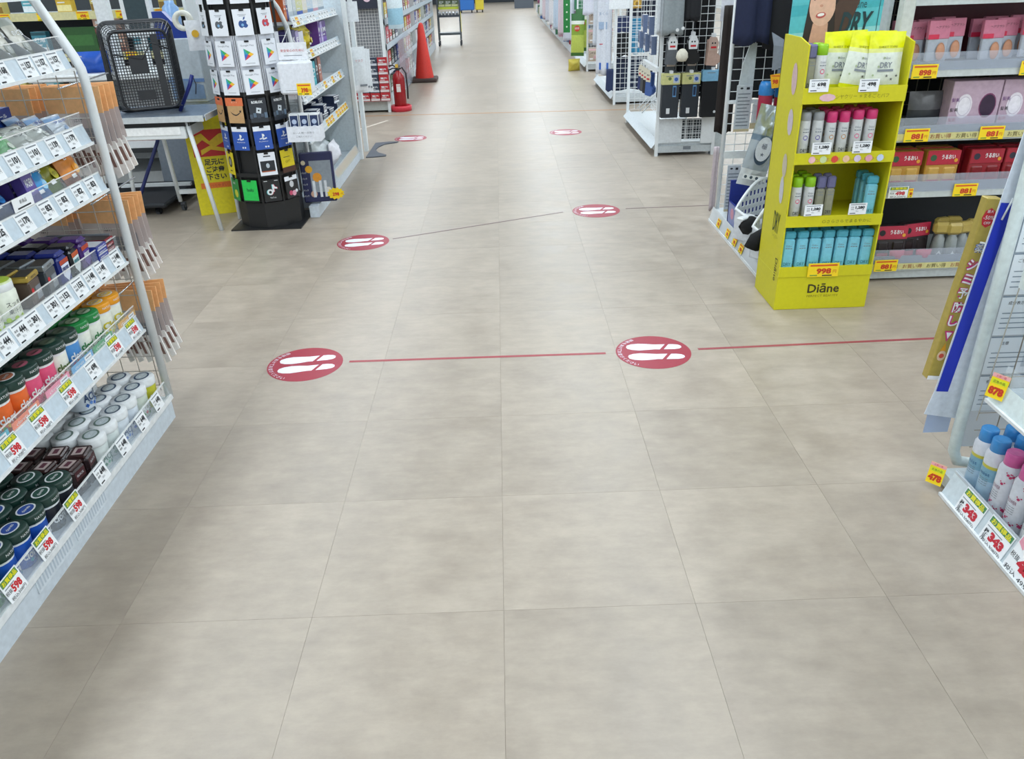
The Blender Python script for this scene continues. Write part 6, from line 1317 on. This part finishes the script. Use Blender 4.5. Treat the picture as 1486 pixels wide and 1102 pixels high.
for k in range(5): b.tube([(1.28, RY-.03, .12+.055*k), (1.6, RY-.03, .12+.055*k)], .0018, C('8f8a80', .4, metal=.3), 4)
b.build('end_wire', rg)
b = MB(); b.box(1.215, 1.60, -.6, RY-.16, .365, .378, C('c3cfd6', .4)); b.quad((1.198, RY-.16, .350), (1.198, -.6, .350), (1.214, -.6, .405), (1.214, RY-.16, .405), C('d6e2e2', .35)); b.box(1.192, 1.20, -.6, RY-.16, .345, .353, WHITE); b.quad((1.216, RY-.17, .400), (1.216, -.6, .400), (1.22, -.6, .450), (1.22, RY-.17, .450), A('dbe8f0', .3)); sh_ = b.build('shelf', rg)
b = MB(); b.box(1.215, 1.60, -.6, RY-.16, .665, .678, C('c3cfd6', .4)); b.box(1.196, 1.21, -.6, RY-.16, .65, .70, C('d6e2e2', .35)); b.build('shelf', rg)
# rail tags: (y)
def bigtag(price, sub):
    b = MB(); w_, h = .098, .078; b.box(-w_/2, w_/2, 0, .0012, 0, h, PAPER); b.rect(-w_*.47, w_*.47, h*.74, h*.96, C('4f8a5c', .5, vary=0), y=-.0004)
    b.text('お買得品', 0, h*.85, h*.20, C('e8e03a', .5, vary=0), y=-.001, w=w_*.82, bold=.03); b.rect(-w_*.44, w_*.2, h*.60, h*.63, FADE)
    b.text('税', -w_*.36, h*.42, h*.20, INK, bold=.02); b.text('抜', -w_*.36, h*.24, h*.16, INK); b.text(price, w_*.08, h*.40, h*.32, C('c32a3c', .5, vary=0), bold=.07, w=w_*.58)
    b.text(sub, 0, h*.11, h*.17, INK, w=w_*.86); return b.mesh('price_tag')
b1 = bigtag('343', '(税込308円)'); 
for y in (1.655, 1.535): put('price_tag', b1, fr_, (1.1945, y, .004), -PI/2, rx=-.32)
def mega():
    b = MB(); w_, h = .12, .115; b.box(-w_/2, w_/2, 0, .0012, 0, h, PAPER)
    b.poly([(-w_*.46, h*.95), (-w_*.1, h*.95), (-w_*.3, h*.62), (-w_*.48, h*.70)], C('e8a0b4', .5, vary=0)); b.text('お', -w_*.20, h*.80, h*.20, C('e8d020', .5, vary=0), y=-.001, bold=.08); b.text('買い得', w_*.18, h*.78, h*.20, C('e8d020', .5, vary=0), y=-.001, w=w_*.5, bold=.05); b.text('税抜', -w_*.36, h*.42, h*.13, INK); b.text('450', w_*.10, h*.38, h*.32, C('c32a3c', .5, vary=0), w=w_*.66, bold=.08); b.text('税込 495円', 0, h*.10, h*.14, INK, w=w_*.9)
    return b.mesh('price_tag')
mg = mega(); put('price_tag', mg, fr_, (1.1935, 1.415, .004), -PI/2, rx=-.32); put('price_tag', mg, fr_, (1.1935, 1.28, .004), -PI/2, rx=-.32); put('price_tag', mg, fr_, (1.1935, 1.14, .004), -PI/2, rx=-.32)
put('price_tag', tagm('t', '478'), rg, (1.183, 1.80, .020), -PI/2+.7, rx=-.25); put('price_tag', tagm('t', '878'), rg, (1.188, 1.665, .372), -PI/2+.55, rx=-.25)
# spray cans
def spray(body, cap, dots, dcol, txt, tcol, bands=None, H_=.185):
    def mk():
        b = MB(); r_ = .0285
        if bands: b.lathe([(0, .0), (r_*.96, 0), (r_, .004), (r_, H_*.35), (r_, H_*.55), (r_, H_*.60), (r_, H_*.76), (r_*.72, H_*.83)], [body, body, bands[0], bands[1], bands[2], bands[3], bands[3]], 20)
        else: b.lathe([(0, .0), (r_*.96, 0), (r_, .004), (r_, H_*.74), (r_*.72, H_*.82)], body, 20)
        rnd = random.Random(5)
        if dots:
            for k in range(26):
                a = rnd.uniform(-2.2, 2.2); z = rnd.uniform(.02, .72)*H_
                if abs(a) < .45 and .2 < z/H_ < .62: continue
                n = len(b.v); b.text('✿' if False else '●', a*r_, z, .0075, dcol, y=0, bend=r_+.0007); b.text('●', a*r_+.006, z+.004, .004, dcol, y=0, bend=r_+.0007); b.text('●', a*r_-.004, z+.006, .0035, dcol, y=0, bend=r_+.0007)
        b.text(txt, 0, H_*.46, .010, tcol, y=0, bend=r_+.0008, w=.03); b.rect(-.0, .0001, 0, .0001, INK, y=-r_-.001)
        for q in range(4): b.text('ーーー', 0, H_*(.28+.035*q), .0016, FADE, y=0, bend=r_+.0008, w=.026)
        c = MB(); c.lathe([(r_*.74, H_*.80), (r_*.80, H_*.81), (r_*.76, H_*.985), (r_*.66, H_), (r_*.5, H_*.985), (r_*.30, H_*.99), (0, H_*.99)], cap, 20)
        return [('can', b, None), ('cap', c, None)]
    return mk
WC = C('d7dbe4', .3); PKD = C('c23a6a', .4); PCAP = C('cf5f9e', .3); BCAP = C('3f8fd0', .25)
SPR = {'spray_petal': (spray(WC, PCAP, True, PKD, 'FLOWER', C('8a4a6a')), 'white spray can with pink dots and pink cap'),
       'spray_cloud': (spray(C('9fc0dc', .3), BCAP, False, INK, 'mist', C('3a6a9a'), (C('a9c8de', .3), C('7fb0c8', .3), C('c7c04a', .3), WC)), 'pale blue spray can with blue cap'),
       'spray_plain': (spray(C('dfe4e8', .3), C('e6eaec', .3), False, INK, 'SOFT', INK), 'plain white spray can')}
cols = [(1.745, 'spray_cloud'), (1.690, 'spray_cloud'), (1.630, 'spray_petal'), (1.560, 'spray_petal'), (1.485, 'spray_plain'), (1.410, 'spray_plain'), (1.325, 'spray_petal'), (1.255, 'spray_plain')]
for ci, (y, k) in enumerate(cols):
    for r in range(3):
        spawn(k, SPR[k][0], 'spray_can', '%s, %s, %s from the end post' % (SPR[k][1], ROWN[r], ORD[ci]), 'spray can', (1.262+.066*r, y+random.uniform(-.004, .004), .0515), -PI/2+random.uniform(-.3, .3), 'spray cans on the bottom deck')
BSP = spray(C('d4e2ea', .3), C('dfe6ea', .3), False, INK, 'iron', C('4a5a68'), (C('cfe0ea', .3), C('6fb8c4', .3), C('d9e4ea', .3), C('d4e2ea', .3)), .23)
for k in range(5):
    for r in range(2): spawn('bigspray', BSP, 'spray_can', 'tall pale spray can, hung right shelf, %s from the post, %s row' % (ORD[k], ['front', 'rear'][r]), 'spray can', (1.255+.07*r, 1.60-.075*k, .379), -PI/2, 'tall pale spray cans')
# boards hanging outside the end frame
t = thing('striped_board', 'tall white hanging board with a broad blue stripe beyond the post', 'board', (1.185, RY+.035, .267), ry=.083)
b = MB(); b.plate([(-.010, -.075), (.088, -.085), (.075, 1.0), (-.002, 1.0), (-.003, 0)], .003, C('d5dde8', .4)); b.build('board_body', t)
MB().rect(.0, .034, .0, .532, C('2134b4', .4, vary=.03), y=-.001).build('blue_stripe', t)
b = MB(); b.tube([(.014, -.004, .49), (.024, -.004, .545)], .0025, WHITE, 6); b.build('clip', t)
MB().tube([(.06, 0, .62), (.075, -.035, .62)], .003, METAL, 6).build('fixing', t)
t = thing('gold_box', 'slim gold box with pink and white lettering hanging left of the striped board', 'box', (1.190, RY+.07, .285), ry=.085)
b = MB(); b.box(-.018, .020, 0, .03, 0, .515, C('b3a04e', .3, metal=.25), .002); b.rect(-.018, .020, .0, .012, PAPER, y=-.0006); b.build('box_body', t)
MB().tube([(.0, .0, .40), (.05, -.03, .40)], .003, METAL, 6).build('fixing', t)
def pr(nm, f): b = MB(); f(b); b.build(nm, t)
def f1(b): b.disc(.0, .465, .017, C('b8202c', .5), y=-.0008, n=8, sz=1.5); b.text('最大', 0, .482, .008, WHITE, y=-.0014); b.text('-50%', 0, .466, .010, WHITE, y=-.0014, w=.027); b.text('OFF', 0, .452, .007, WHITE, y=-.0014)
def f2(b):
    b.text('薬', .003, .385, .024, BLUE, y=-.0010, bold=.10); b.text('薬', .003, .385, .022, WHITE, y=-.0018)
    for i, ch in enumerate('シミ予防し'): b.text(ch, .0, .340-.040*i, .033, C('c8307c', .5, vary=0), y=-.0010, bold=.12, w=.031); b.text(ch, .0, .340-.040*i, .030, WHITE, y=-.0018, w=.027, bold=.02)
    b.poly([(-.013, .150), (.013, .150), (0, .118)], C('c8307c', .5, vary=0), y=-.0012); b.poly([(-.008, .146), (.008, .146), (0, .127)], WHITE, y=-.0018)
def f3(b): b.disc(.0, .075, .012, C('dcc0a0'), y=-.001, sz=1.3); b.disc(0, .075, .007, C('c84a3a'), y=-.0014); b.poly([(-.008, .09), (.008, .09), (0, .115)], C('d89a1e'), y=-.0012)
pr('discount_badge', f1); pr('box_lettering', f2); pr('droplet_picture', f3)
t = tag(MB().box(-.02, .05, 0, .003, 0, .085, A('a9bfe0', .6)).build('blue_leaflet', None, (1.205, RY+.045, .125)), 'pale blue translucent leaflet hanging below the striped board', 'leaflet')
